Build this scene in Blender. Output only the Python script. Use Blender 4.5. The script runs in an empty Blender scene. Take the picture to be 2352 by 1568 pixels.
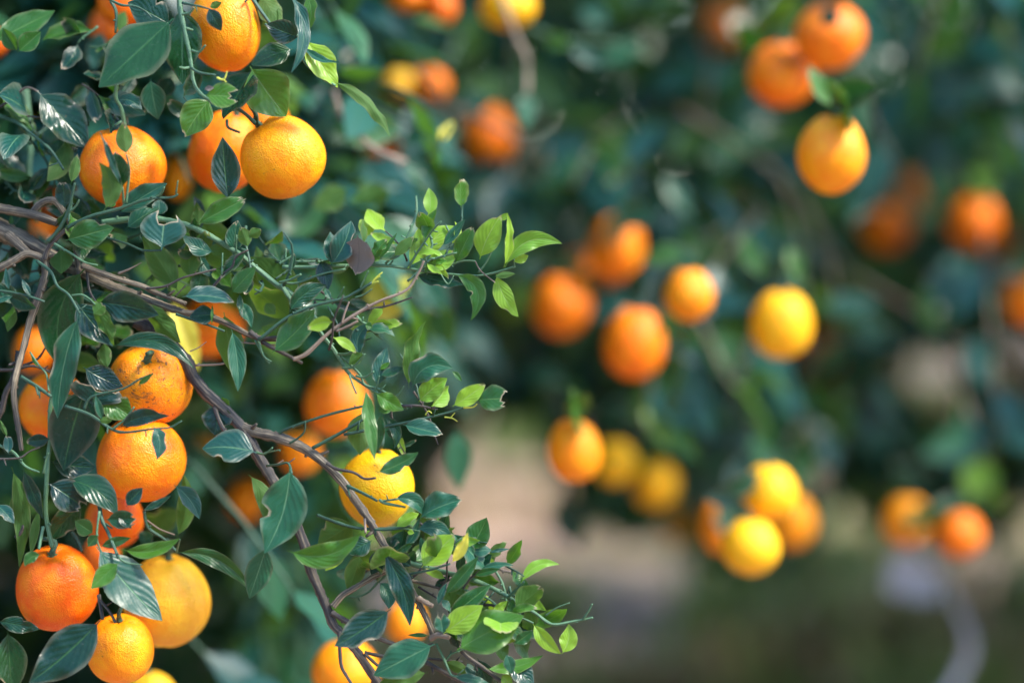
import bpy, math, random
import numpy as np
from mathutils import Vector, Matrix

sc = bpy.context.scene
COL = sc.collection
R = math.radians

# ------------------------------------------------------------------ camera
CAM = Vector((0.0, 0.0, 1.05)); PITCH = R(4.5); LENS = 85.0; FOCUS = 2.125
cd = bpy.data.cameras.new('camera'); co = bpy.data.objects.new('camera', cd); COL.objects.link(co)
co.location = CAM; co.rotation_euler = (R(90) - PITCH, 0, 0)
cd.lens = LENS; cd.sensor_width = 36.0; cd.clip_start = 0.05; cd.clip_end = 2000
cd.dof.use_dof = True; cd.dof.focus_distance = FOCUS; cd.dof.aperture_fstop = 1.0
sc.camera = co
RT = Vector((1, 0, 0)); FW = Vector((0, math.cos(PITCH), -math.sin(PITCH))); UP = Vector((0, math.sin(PITCH), math.cos(PITCH)))
KW = 36.0 / LENS

# ------------------------------------------------------------------ light
SUN_EL, SUN_AZ = R(50), R(112)          # azimuth clockwise from +Y: the sun stands high over the right shoulder
w = bpy.data.worlds.new('World'); sc.world = w; w.use_nodes = True
nt = w.node_tree; bg = nt.nodes['Background']
sky = nt.nodes.new('ShaderNodeTexSky'); sky.sky_type = 'NISHITA'; sky.sun_disc = False
sky.sun_elevation = SUN_EL; sky.sun_rotation = SUN_AZ; sky.dust_density = .6; sky.air_density = 1.0; sky.ozone_density = 2.6
nt.links.new(sky.outputs[0], bg.inputs[0]); bg.inputs[1].default_value = 0.15
sd = bpy.data.lights.new('sun', 'SUN'); so = bpy.data.objects.new('sun', sd); COL.objects.link(so)
sd.energy = 1.9; sd.angle = R(11); sd.color = (1.0, 0.93, 0.82)
sdir = Vector((math.sin(SUN_AZ) * math.cos(SUN_EL), math.cos(SUN_AZ) * math.cos(SUN_EL), math.sin(SUN_EL)))
so.rotation_euler = (-sdir).to_track_quat('-Z', 'Y').to_euler()
sc.view_settings.view_transform = 'Standard'; sc.view_settings.look = 'None'
sc.view_settings.exposure = 2.2; sc.view_settings.gamma = 1.0; sc.view_settings.use_curve_mapping = False
sc.cycles.use_denoising = True
sc.cycles.max_bounces = 6; sc.cycles.transmission_bounces = 4; sc.cycles.caustics_reflective = False

# ------------------------------------------------------------------ photo pixel (2352 x 1568 space) <-> place
def P(x, y, D):
    return CAM + FW * D + RT * ((x - 1176) / 2352 * KW * D) + UP * (-(y - 784) / 2352 * KW * D)
def proj(p):
    v = p - CAM; D = v.dot(FW)
    if D <= 0.01: return (-9999, -9999, D)
    return (1176 + v.dot(RT) / D / KW * 2352, 784 - v.dot(UP) / D / KW * 2352, D)
MPP = KW / 2352                        # metres per pixel per metre of depth
CROP = {'1': (.29297, 0, 0), '2': (.29297, 0, 401.9), '3': (.29297, 0, 746.5), '4': (.29297, 0, 1108.8),
        '5': (.32957, 574.2, 401.9), '6': (.36624, 574.2, 861.3), '7': (.34179, 574.2, 1148.4),
        '8': (.34179, 574.2, 0), 'R': (.25634, 287.1, 861.3), 'F': (1, 0, 0)}
def cx(c, x, y):
    s, ox, oy = CROP[c]; return ox + x * s, oy + y * s

# ------------------------------------------------------------------ materials
def newmat(name):
    m = bpy.data.materials.new(name); m.use_nodes = True
    t = m.node_tree; t.nodes.clear(); return m, t
def N(t, typ, **kw):
    n = t.nodes.new(typ)
    for k, v in kw.items():
        if k.startswith('i_'): n.inputs[k[2:].replace('_', ' ')].default_value = v
        else: setattr(n, k, v)
    return n
def math_(t, op, a, b=None, clamp=False):
    n = t.nodes.new('ShaderNodeMath'); n.operation = op; n.use_clamp = clamp
    for i, v in enumerate((a, b)):
        if v is None: continue
        if isinstance(v, (int, float)): n.inputs[i].default_value = v
        else: t.links.new(v, n.inputs[i])
    return n.outputs[0]
def mixc(t, fac, a, b, blend='MIX'):
    n = t.nodes.new('ShaderNodeMix'); n.data_type = 'RGBA'; n.blend_type = blend
    for s, v in ((n.inputs[0], fac), (n.inputs[6], a), (n.inputs[7], b)):
        if isinstance(v, (int, float)): s.default_value = v
        elif isinstance(v, tuple): s.default_value = v if len(v) == 4 else (*v, 1)
        else: t.links.new(v, s)
    return n.outputs[2]
def ramp(t, fac, stops):
    n = t.nodes.new('ShaderNodeValToRGB'); e = n.color_ramp.elements
    while len(e) < len(stops): e.new(0.5)
    for k, (p, c) in zip(e, stops): k.position = p; k.color = (*c, 1) if len(c) == 3 else c
    t.links.new(fac, n.inputs[0]); return n.outputs[0]
def noise(t, vec, scale, detail=3.0, rough=.55):
    n = t.nodes.new('ShaderNodeTexNoise'); n.inputs['Scale'].default_value = scale
    n.inputs['Detail'].default_value = detail; n.inputs['Roughness'].default_value = rough
    if vec is not None: t.links.new(vec, n.inputs['Vector'])
    return n.outputs['Fac']

def leaf_mat(name, stops, under, vein, transl, tfac=.3, rough=.38, spots=.4, simple=False, bumpy=1.0):
    m, t = newmat(name); L = t.links
    uv = N(t, 'ShaderNodeUVMap'); uv.uv_map = 'UVMap'
    sep = N(t, 'ShaderNodeSeparateXYZ'); L.new(uv.outputs[0], sep.inputs[0]); u, v = sep.outputs[0], sep.outputs[1]
    oi = N(t, 'ShaderNodeObjectInfo'); at = N(t, 'ShaderNodeAttribute', attribute_name='rnd')
    rnd = math_(t, 'FRACT', math_(t, 'ADD', oi.outputs['Random'], at.outputs['Fac']))
    base = ramp(t, rnd, stops)
    av = math_(t, 'ABSOLUTE', math_(t, 'SUBTRACT', v, .5))                   # 0 at midrib, .5 at the margin
    mid = math_(t, 'SUBTRACT', 1.0, math_(t, 'MULTIPLY', av, 34.0), True)
    tc = N(t, 'ShaderNodeTexCoord')
    geo = N(t, 'ShaderNodeNewGeometry')
    lat = math_(t, 'SINE', math_(t, 'MULTIPLY', math_(t, 'SUBTRACT', math_(t, 'MULTIPLY', u, 7.0), math_(t, 'MULTIPLY', av, 6.0)), 6.283))
    latl = math_(t, 'MULTIPLY', math_(t, 'SUBTRACT', lat, .93, True), 9.0, True)
    col = base
    if not simple:
        n1 = noise(t, geo.outputs['Position'], 55, 4)
        col = mixc(t, math_(t, 'MULTIPLY', math_(t, 'SUBTRACT', n1, .35, True), .9), col, tuple(c * 1.55 + .008 for c in vein[:3]) if 0 else mixc(t, .16, col, vein))
        n2 = noise(t, geo.outputs['Position'], 420, 2)
        sp = math_(t, 'MULTIPLY', math_(t, 'SUBTRACT', n2, .64, True), 6.0 * spots, True)
        col = mixc(t, math_(t, 'MULTIPLY', sp, .55), col, (.22, .26, .22))
        br = math_(t, 'MULTIPLY', math_(t, 'SUBTRACT', noise(t, geo.outputs['Position'], 240, 3), .69, True), 14.0, True)
        col = mixc(t, math_(t, 'MULTIPLY', br, .6), col, (.10, .06, .02))
        col = mixc(t, math_(t, 'MULTIPLY', latl, .17), col, vein)
    col = mixc(t, math_(t, 'MULTIPLY', mid, .75), col, vein)
    edge = N(t, 'ShaderNodeAttribute', attribute_name='edge')
    col = mixc(t, edge.outputs['Fac'], col, (.42, .33, .22))
    colu = mixc(t, math_(t, 'MULTIPLY', mid, .6), under, vein)
    colu = mixc(t, math_(t, 'MULTIPLY', rnd, .35), colu, base)
    colu = mixc(t, edge.outputs['Fac'], colu, (.42, .33, .22))
    colf = mixc(t, geo.outputs['Backfacing'], col, colu)
    b = N(t, 'ShaderNodeBsdfPrincipled')
    L.new(colf, b.inputs['Base Color'])
    rg = math_(t, 'ADD', math_(t, 'MULTIPLY', geo.outputs['Backfacing'], .22), rough)
    if not simple:
        rg = math_(t, 'ADD', rg, math_(t, 'MULTIPLY', math_(t, 'SUBTRACT', noise(t, geo.outputs['Position'], 130, 3), .5), .3))
    L.new(rg, b.inputs['Roughness'])
    b.inputs['Specular IOR Level'].default_value = .30
    if not simple:
        h = math_(t, 'ADD', math_(t, 'MULTIPLY', lat, .22), math_(t, 'MULTIPLY', mid, -1.0))
        h = math_(t, 'ADD', h, math_(t, 'MULTIPLY', noise(t, geo.outputs['Position'], 170, 3), .6))
        bp = N(t, 'ShaderNodeBump'); bp.inputs['Strength'].default_value = .32 * bumpy; bp.inputs['Distance'].default_value = .0012
        L.new(h, bp.inputs['Height']); L.new(bp.outputs[0], b.inputs['Normal'])
    tr = N(t, 'ShaderNodeBsdfTranslucent'); L.new(mixc(t, .35, transl, colf), tr.inputs[0])
    mx = N(t, 'ShaderNodeMixShader'); mx.inputs[0].default_value = tfac
    L.new(b.outputs[0], mx.inputs[1]); L.new(tr.outputs[0], mx.inputs[2])
    o = N(t, 'ShaderNodeOutputMaterial'); L.new(mx.outputs[0], o.inputs[0]); return m

DK = [(0, (.002, .020, .018)), (.5, (.003, .032, .021)), (1, (.009, .052, .016))]
MD = [(0, (.008, .065, .018)), (.5, (.022, .10, .014)), (1, (.05, .155, .014))]
YG = [(0, (.11, .28, .022)), (1, (.24, .42, .03))]
M = {}
M['d'] = leaf_mat('leaf_dark_green', DK, (.02, .08, .02), (.04, .12, .04), (.07, .24, .003), .2, .25)
M['m'] = leaf_mat('leaf_mid_green', MD, (.09, .20, .05), (.13, .25, .08), (.16, .36, .008), .3, .32)
M['u'] = leaf_mat('leaf_under_green', MD, (.055, .14, .03), (.12, .22, .06), (.20, .36, .012), .42, .45)
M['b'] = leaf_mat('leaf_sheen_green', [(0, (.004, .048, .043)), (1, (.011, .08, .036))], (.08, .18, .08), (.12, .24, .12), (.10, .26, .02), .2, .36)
M['y'] = leaf_mat('leaf_young_green', YG, (.22, .36, .08), (.30, .42, .14), (.40, .55, .04), .35, .36)
M['Y'] = leaf_mat('leaf_yellow', [(0, (.62, .55, .05)), (1, (.7, .62, .08))], (.6, .55, .1), (.7, .65, .25), (.8, .75, .08), .35, .45)
M['x'] = leaf_mat('leaf_dead_grey', [(0, (.11, .095, .085)), (1, (.16, .13, .11))], (.2, .17, .14), (.08, .07, .06), (.2, .15, .1), .1, .8, .8)
M['far'] = leaf_mat('leaf_foliage', [(0, (.006, .046, .048)), (.5, (.018, .100, .092)), (.8, (.034, .125, .050)), (1, (.14, .27, .03))],
                    (.035, .10, .035), (.05, .12, .05), (.13, .32, .004), .32, .34, simple=True)
M['far'].node_tree.nodes['Principled BSDF'].inputs['Specular IOR Level'].default_value = .36

def bark_mat(name, c0, c1, c2, scale=1.0, rough=.75):
    m, t = newmat(name); L = t.links
    uv = N(t, 'ShaderNodeUVMap'); uv.uv_map = 'UVMap'
    mp = N(t, 'ShaderNodeMapping'); mp.inputs['Scale'].default_value = (11 * scale, 1.3 * scale, 1); L.new(uv.outputs[0], mp.inputs[0])
    geo = N(t, 'ShaderNodeNewGeometry')
    streak = noise(t, mp.outputs[0], 1.0, 5, .65)
    patch = noise(t, geo.outputs['Position'], 38, 4)
    col = ramp(t, streak, [(.32, c0), (.5, c1), (.66, c2)])
    col = mixc(t, math_(t, 'MULTIPLY', math_(t, 'SUBTRACT', patch, .42, True), 2.2, True), col, c0)
    b = N(t, 'ShaderNodeBsdfPrincipled'); L.new(col, b.inputs['Base Color']); b.inputs['Roughness'].default_value = rough
    b.inputs['Specular IOR Level'].default_value = .35
    bp = N(t, 'ShaderNodeBump'); bp.inputs['Strength'].default_value = .7; bp.inputs['Distance'].default_value = .0016
    L.new(math_(t, 'ADD', streak, math_(t, 'MULTIPLY', noise(t, geo.outputs['Position'], 210, 3), .6)), bp.inputs['Height']); L.new(bp.outputs[0], b.inputs['Normal'])
    o = N(t, 'ShaderNodeOutputMaterial'); L.new(b.outputs[0], o.inputs[0]); return m
M['bark'] = bark_mat('bark_grey_brown', (.022, .022, .023), (.11, .088, .062), (.40, .32, .21))
M['dark'] = bark_mat('bark_dark', (.014, .014, .018), (.055, .049, .045), (.24, .19, .13))
M['green'] = bark_mat('stem_green', (.045, .105, .05), (.075, .165, .085), (.13, .24, .13), .6, .5)
M['dgreen'] = bark_mat('stem_dark_green', (.018, .05, .032), (.032, .085, .05), (.07, .14, .08), .6, .5)
M['dry'] = bark_mat('stem_dry_tan', (.12, .085, .065), (.24, .18, .13), (.38, .30, .23))
M['pale'] = bark_mat('wood_pale', (.40, .37, .40), (.52, .48, .51), (.62, .58, .60))
M['bud'] = bark_mat('bud_yellow', (.45, .5, .06), (.6, .62, .08), (.7, .7, .12), .6, .5)

def orange_mat():
    m, t = newmat('orange_peel'); L = t.links
    oi = N(t, 'ShaderNodeObjectInfo'); tc = N(t, 'ShaderNodeTexCoord')
    ad = N(t, 'ShaderNodeVectorMath', operation='ADD'); L.new(tc.outputs['Object'], ad.inputs[0])
    sc_ = N(t, 'ShaderNodeVectorMath', operation='SCALE'); L.new(oi.outputs['Random'], sc_.inputs['Scale']); sc_.inputs[0].default_value = (37, 53, 71)
    L.new(sc_.outputs[0], ad.inputs[1]); vec = ad.outputs[0]
    bl = N(t, 'ShaderNodeAttribute', attribute_name='blemish', attribute_type='OBJECT')
    base = oi.outputs['Color']
    n1 = noise(t, vec, 2.2, 4)
    hs = N(t, 'ShaderNodeHueSaturation'); hs.inputs['Hue'].default_value = .522; hs.inputs['Value'].default_value = 1.04; L.new(base, hs.inputs['Color'])
    col = mixc(t, math_(t, 'MULTIPLY', math_(t, 'SUBTRACT', n1, .40, True), 3.0, True), base, hs.outputs[0])
    # pores: fine pale and dark pitting of the rind
    vo = N(t, 'ShaderNodeTexVoronoi'); vo.inputs['Scale'].default_value = 26; L.new(vec, vo.inputs['Vector'])
    n2 = noise(t, vec, 14, 3)
    pale = math_(t, 'MULTIPLY', math_(t, 'SUBTRACT', noise(t, vec, 17, 5, .72), .55, True), 2.6, True)
    col = mixc(t, math_(t, 'MULTIPLY', pale, .32), col, (.88, .46, .12))
    # scars
    st = N(t, 'ShaderNodeMapping'); st.inputs['Scale'].default_value = (1.0, 1.0, 2.6); st.inputs['Rotation'].default_value = (.4, .5, 0); L.new(vec, st.inputs[0])
    scar = noise(t, st.outputs[0], 3.4, 6, .62)
    thr = math_(t, 'SUBTRACT', .705, math_(t, 'MULTIPLY', bl.outputs['Fac'], .105))
    sm = math_(t, 'MULTIPLY', math_(t, 'SUBTRACT', scar, thr, True), 14.0, True)
    col = mixc(t, math_(t, 'MULTIPLY', sm, .72), col, (.26, .10, .03))
    spk = noise(t, vec, 9.5, 2)
    spm = math_(t, 'MULTIPLY', math_(t, 'SUBTRACT', spk, math_(t, 'SUBTRACT', .735, math_(t, 'MULTIPLY', bl.outputs['Fac'], .05)), True), 22.0, True)
    col = mixc(t, math_(t, 'MULTIPLY', spm, .75), col, (.14, .06, .02))
    # little scabs: one per cell, only in some cells, stretched
    st2 = N(t, 'ShaderNodeMapping'); st2.inputs['Scale'].default_value = (1.0, 1.0, 1.9); st2.inputs['Rotation'].default_value = (.9, .3, .2); L.new(vec, st2.inputs[0])
    wv = N(t, 'ShaderNodeVectorMath', operation='ADD'); L.new(st2.outputs[0], wv.inputs[0])
    nz = N(t, 'ShaderNodeTexNoise'); nz.inputs['Scale'].default_value = 7; L.new(vec, nz.inputs['Vector'])
    ns = N(t, 'ShaderNodeVectorMath', operation='SCALE'); L.new(nz.outputs['Color'], ns.inputs[0]); ns.inputs['Scale'].default_value = .22; L.new(ns.outputs[0], wv.inputs[1])
    v2 = N(t, 'ShaderNodeTexVoronoi'); v2.inputs['Scale'].default_value = 5.5; L.new(wv.outputs[0], v2.inputs['Vector'])
    sx2 = N(t, 'ShaderNodeSeparateXYZ'); L.new(v2.outputs['Color'], sx2.inputs[0])
    rad = math_(t, 'MULTIPLY', math_(t, 'SUBTRACT', sx2.outputs[0], math_(t, 'SUBTRACT', .95, math_(t, 'MULTIPLY', bl.outputs['Fac'], .62)), True), .40)
    scab = math_(t, 'MULTIPLY', math_(t, 'SUBTRACT', rad, v2.outputs['Distance'], True), 22.0, True)
    col = mixc(t, math_(t, 'MULTIPLY', scab, .85), col, (.20, .075, .02))
    rus = math_(t, 'MULTIPLY', math_(t, 'SUBTRACT', noise(t, vec, 1.9, 3), math_(t, 'SUBTRACT', .74, math_(t, 'MULTIPLY', bl.outputs['Fac'], .16)), True), 8.0, True)
    rus = math_(t, 'MULTIPLY', rus, math_(t, 'MULTIPLY', math_(t, 'SUBTRACT', noise(t, vec, 20, 4, .7), .42, True), 3.5, True))
    col = mixc(t, math_(t, 'MULTIPLY', rus, .6), col, (.42, .17, .05))
    b = N(t, 'ShaderNodeBsdfPrincipled'); L.new(col, b.inputs['Base Color'])
    b.inputs['Roughness'].default_value = .36; b.inputs['Specular IOR Level'].default_value = .28
    b.inputs['Subsurface Weight'].default_value = .12; b.inputs['Subsurface Radius'].default_value = (1, .35, .08); b.inputs['Subsurface Scale'].default_value = .006
    h = math_(t, 'ADD', math_(t, 'MULTIPLY', math_(t, 'MULTIPLY', vo.outputs['Distance'], n1), 1.1), math_(t, 'MULTIPLY', n2, .7))
    h = math_(t, 'ADD', h, math_(t, 'MULTIPLY', noise(t, vec, 5, 2), 1.3))
    h = math_(t, 'ADD', h, math_(t, 'MULTIPLY', sm, -.5))
    bp = N(t, 'ShaderNodeBump'); bp.inputs['Strength'].default_value = .36; bp.inputs['Distance'].default_value = .0022
    L.new(h, bp.inputs['Height']); L.new(bp.outputs[0], b.inputs['Normal'])
    o = N(t, 'ShaderNodeOutputMaterial'); L.new(b.outputs[0], o.inputs[0]); return m
M['peel'] = orange_mat()

def ground_mat():
    m, t = newmat('orchard_soil'); L = t.links
    geo = N(t, 'ShaderNodeNewGeometry'); pos = geo.outputs['Position']
    a = noise(t, pos, 1.3, 5); b_ = noise(t, pos, 3.2, 4, .62); c = noise(t, pos, 60, 3)
    col = ramp(t, b_, [(.42, (.10, .055, .04)), (.5, (.33, .20, .145)), (.58, (.60, .42, .31))])
    col = mixc(t, math_(t, 'MULTIPLY', math_(t, 'SUBTRACT', a, .57, True), 6.0, True), col, (.15, .17, .05))
    col = mixc(t, math_(t, 'MULTIPLY', math_(t, 'SUBTRACT', noise(t, pos, 3.1, 3), .58, True), 6.0, True), col, (.33, .22, .16))
    b = N(t, 'ShaderNodeBsdfPrincipled'); L.new(col, b.inputs['Base Color']); b.inputs['Roughness'].default_value = .95
    bp = N(t, 'ShaderNodeBump'); bp.inputs['Strength'].default_value = .8; bp.inputs['Distance'].default_value = .02
    L.new(math_(t, 'ADD', b_, c), bp.inputs['Height']); L.new(bp.outputs[0], b.inputs['Normal'])
    o = N(t, 'ShaderNodeOutputMaterial'); L.new(b.outputs[0], o.inputs[0]); return m
M['soil'] = ground_mat()
def plain_mat(name, c0, c1, scale=20, rough=.8, tf=0.0, attr=False):
    m, t = newmat(name); L = t.links
    geo = N(t, 'ShaderNodeNewGeometry')
    f = noise(t, geo.outputs['Position'], scale, 4)
    if attr:
        f = N(t, 'ShaderNodeAttribute', attribute_name='rnd').outputs['Fac']
    col = ramp(t, f, [(.0 if attr else .3, c0), (1. if attr else .7, c1)])
    b = N(t, 'ShaderNodeBsdfPrincipled'); L.new(col, b.inputs['Base Color']); b.inputs['Roughness'].default_value = rough
    out = b.outputs[0]
    if tf:
        tr = N(t, 'ShaderNodeBsdfTranslucent'); L.new(col, tr.inputs[0])
        mx = N(t, 'ShaderNodeMixShader'); mx.inputs[0].default_value = tf; L.new(out, mx.inputs[1]); L.new(tr.outputs[0], mx.inputs[2]); out = mx.outputs[0]
    o = N(t, 'ShaderNodeOutputMaterial'); L.new(out, o.inputs[0]); return m
M['grass'] = plain_mat('weed_grass', (.09, .16, .03), (.34, .44, .12), rough=.6, tf=.3, attr=True)
_e = M['grass'].node_tree.nodes['Color Ramp'].color_ramp.elements; _e[1].position = .62; _x = _e.new(.8); _x.color = (.55, .42, .27, 1); _y = _e.new(1.0); _y.color = (.30, .19, .12, 1)
M['litter'] = plain_mat('dry_litter', (.06, .04, .03), (.75, .58, .46), rough=.8, attr=True)
M['cream'] = plain_mat('cream_light_spot', (.52, .43, .28), (.66, .56, .40), 30, .6, .3)  # cream colour painted on leaf shapes for bright gaps and glints in the canopy
M['stone'] = plain_mat('pale_dry_leaf', (.34, .31, .33), (.46, .42, .45), 14, .85)
M['calyx'] = plain_mat('calyx_green', (.07, .13, .04), (.16, .22, .08), 300, .6)

# ------------------------------------------------------------------ object helpers
def link(name, me, parent=None, mat=None):
    o = bpy.data.objects.new(name, me); COL.objects.link(o)
    if mat is not None and len(me.materials) == 0: me.materials.append(mat)
    if parent is not None: o.parent = parent
    return o
def tag(o, label=None, cat=None, group=None, kind=None):
    for k, v in (('label', label), ('category', cat), ('group', group), ('kind', kind)):
        if v: o[k] = v
    return o
def empty(name, loc):
    e = bpy.data.objects.new(name, None); COL.objects.link(e); e.location = loc; e.empty_display_size = .05; return e
def mesh_np(name, verts, faces, uvs=None, attrs=None, smooth=True):
    me = bpy.data.meshes.new(name)
    me.from_pydata(np.asarray(verts).tolist() if not isinstance(verts, list) else verts, [], faces)
    if uvs is not None:
        li = np.empty(len(me.loops), dtype=np.int32); me.loops.foreach_get('vertex_index', li)
        l = me.uv_layers.new(name='UVMap'); l.data.foreach_set('uv', np.asarray(uvs, dtype=np.float32)[li].ravel())
    for k, a in (attrs or {}).items():
        at = me.attributes.new(k, 'FLOAT', 'POINT'); at.data.foreach_set('value', np.asarray(a, dtype=np.float32))
    if smooth: me.polygons.foreach_set('use_smooth', np.ones(len(me.polygons), dtype=bool))
    me.update(); return me

def catmull(pts, rad, sub):
    out, ro = [], []
    n = len(pts)
    for i in range(n - 1):
        p0 = pts[max(i - 1, 0)]; p1 = pts[i]; p2 = pts[i + 1]; p3 = pts[min(i + 2, n - 1)]
        for k in range(sub):
            s = k / sub
            out.append(.5 * ((2 * p1) + (p2 - p0) * s + (2 * p0 - 5 * p1 + 4 * p2 - p3) * s * s + (3 * p1 - p0 - 3 * p2 + p3) * s ** 3))
            ro.append(rad[i] * (1 - s) + rad[i + 1] * s)
    out.append(pts[-1]); ro.append(rad[-1]); return out, ro

class Tubes:
    """collects tapered tubes into one mesh"""
    def __init__(s): s.v, s.f, s.uv = [], [], []
    def tube(s, pts, rad, n=8, sub=4, rng=None, wob=.0):
        pts = [Vector(p) for p in pts]
        if sub > 1 and len(pts) > 1: pts, rad = catmull(pts, rad, sub)
        b0 = len(s.v); prev = None; dist = 0
        for i, p in enumerate(pts):
            tg = (pts[min(i + 1, len(pts) - 1)] - pts[max(i - 1, 0)])
            tg = tg.normalized() if tg.length > 1e-9 else Vector((0, 0, 1))
            if prev is None: prev = tg.orthogonal().normalized()
            a = (prev - tg * prev.dot(tg)).normalized(); prev = a; b = tg.cross(a)
            if i: dist += (p - pts[i - 1]).length
            r = rad[i] * (1 + (rng.uniform(-wob, wob) if rng else 0))
            for k in range(n + 1):
                th = 2 * math.pi * k / n
                rr = r * (1 + .06 * math.sin(th * 3 + i * .7) * (wob > 0))
                s.v.append(tuple(p + (a * math.cos(th) + b * math.sin(th)) * rr)); s.uv.append((k / n, dist * 12))
        m = n + 1
        for i in range(len(pts) - 1):
            for k in range(n):
                q = b0 + i * m + k; s.f.append((q, q + 1, q + m + 1, q + m))
        for end, i in ((pts[0], 0), (pts[-1], len(pts) - 1)):
            c = len(s.v); s.v.append(tuple(end)); s.uv.append((.5, dist * 12 * (i > 0)))
            for k in range(n):
                q = b0 + i * m + k
                s.f.append((c, q + 1, q) if i == 0 else (c, q, q + 1))
    def build(s, name, mat, parent=None, off=Vector((0, 0, 0))):
        v = np.array(s.v) - np.array(off)
        return link(name, mesh_np(name, v, s.f, s.uv), parent, mat)

# ------------------------------------------------------------------ leaf shapes
def wprof(t, t0=.09):
    s = np.clip((t - t0) / (1 - t0), 0, 1)
    f = np.sin(np.pi * s ** .78) ** .85 * (1 - .18 * s ** 6)
    return np.where(t < t0, .03, np.maximum(f, .012))

def leaf_mesh(base, tip, wid, T, bow=0, curl=0, fold=.25, wave=.03, cut=1, notch=0, bite=None, seed=0, rows=15, half=4, off=Vector((0, 0, 0)), twist=0, raw=False):
    """one leaf blade with petiole between two points, its upper face turned to T"""
    rg = np.random.default_rng(seed)
    B = np.array(base); Tp = np.array(tip); ax = Tp - B; Ln = np.linalg.norm(ax); a = ax / Ln
    T = np.array(T); n = T - a * T.dot(a); n /= np.linalg.norm(n); view = -np.array(FW)
    app = abs(n.dot(view)); wid = 1.12 * wid / max(app, .45)
    fwd = np.array(FW); pimg = np.cross(a, fwd); pimg /= np.linalg.norm(pimg)      # perpendicular in the picture plane
    cols = np.linspace(-1, 1, 2 * half + 1)
    jag = rg.normal(0, 1, len(cols))
    tmax = np.ones(len(cols)) if cut >= 1 else np.clip(cut + jag * .045 - notch * (1 - np.abs(cols)), .2, 1)
    verts, uvs, edge = [], [], []
    ph = rg.uniform(0, 6.28, 3)
    for i in range(rows + 1):
        for j, c in enumerate(cols):
            t = tmax[j] * i / rows
            wv = float(wprof(np.array(t))) * wid * .5
            if bite is not None:
                sg, tb, db, wb = bite
                if c * sg > 0: wv *= 1 - db * math.exp(-((t - tb) / wb) ** 4) * (1 + .1 * math.sin(t * 90))
            ctr = B + ax * t + pimg * bow * 4 * t * (1 - t) + n * (curl * Ln * 4 * t * (1 - t))
            tg = ax + pimg * bow * 4 * (1 - 2 * t) + n * (curl * Ln * 4 * (1 - 2 * t)); tg = tg / np.linalg.norm(tg)
            nn = n - tg * n.dot(tg); nn /= np.linalg.norm(nn)
            if twist:
                an = twist * (t - .4); s0 = np.cross(tg, nn); nn = nn * math.cos(an) + s0 * math.sin(an)
            sd_ = np.cross(tg, nn)
            fo = fold * (1 - .3 * t)
            lift = abs(c) * math.sin(fo) - .35 * fo * c * c
            wob = wave * Ln * abs(c) ** 1.5 * (math.sin(t * 11 + ph[0] + (c > 0) * 2) * .6 + .5 * math.sin(t * 21 + ph[1] + (c > 0) * 1.3)) * min(1, wv / (wid * .3 + 1e-9))
            p = ctr + sd_ * (c * wv * math.cos(fo)) + nn * (lift * wv + wob)
            verts.append(p - np.array(off)); uvs.append((t, .5 + .5 * c))
            e = 0.0
            if cut < 1 and i >= rows - 0: e = .9
            if abs(c) == 1 and t > .1: e = max(e, .17)
            if bite is not None and c * bite[0] > .9 and abs(t - bite[1]) < bite[3] * 1.1: e = .8
            edge.append(e)
    m = len(cols); faces = []
    for i in range(rows):
        for j in range(m - 1):
            q = i * m + j; faces.append((q, q + 1, q + m + 1, q + m))
    if raw: return np.array(verts), faces, np.array(uvs), np.array(edge)
    return mesh_np('leaf', np.array(verts), faces, uvs, {'edge': edge})

# low leaf used for the crowns: 11 vertices
def low_leaf(k):
    rg = np.random.default_rng(100 + k)
    ts = [0, .12, .34, .60, .84, 1.0]; w_ = float(rg.uniform(.40, .54))
    fold = float(rg.uniform(.08, .4)); curl = float(rg.uniform(-.22, .1)); tw = float(rg.uniform(-.3, .3))
    v, uv = [], []
    for t in ts:
        hw = .5 * w_ * float(wprof(np.array(t)))
        z = curl * (t - .1) ** 2
        for c in (-1, 0, 1):
            if t in (0, 1.0) and c: continue
            v.append((c * hw * math.cos(fold), t, z + abs(c) * hw * math.sin(fold) + c * hw * tw * t)); uv.append((t, .5 + .5 * c))
    f = [(0, 3, 2), (0, 2, 1)]
    f = [(0, 2, 1), (0, 3, 2)]
    for i in range(3):
        q = 1 + 3 * i
        f += [(q, q + 1, q + 4, q + 3), (q + 1, q + 2, q + 5, q + 4)]
    q = 10; e = 13
    f += [(q, q + 1, e), (q + 1, q + 2, e)]
    return np.array(v), np.array(uv), f
LOW = [low_leaf(k) for k in range(8)]
LOWME = []
for v, uv, f in LOW:
    me = mesh_np('leaf', v, f, uv); me.materials.append(M['far']); LOWME.append(me)

# ------------------------------------------------------------------ the ground
gx = np.concatenate([[-300, -120, -50, -25], np.arange(-12, 12.01, .25), [25, 50, 120, 300]])
gy = np.concatenate([[-300, -100, -30, -10], np.arange(-3, 20.01, .25), [30, 60, 140, 400]])
gv, rgg = [], np.random.default_rng(3)
for y in gy:
    for x in gx:
        near = abs(x) <= 12 and -3 <= y <= 20
        gv.append((x, y, (rgg.normal(0, .012) + .03 * math.sin(x * 1.7 + y) * math.sin(y * 1.1)) if near else 0))
nx = len(gx); gf = [(j * nx + i, j * nx + i + 1, (j + 1) * nx + i + 1, (j + 1) * nx + i) for j in range(len(gy) - 1) for i in range(nx - 1)]
tag(link('ground', mesh_np('ground', gv, gf), None, M['soil']), 'brown orchard soil under the trees', kind='structure')

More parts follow.
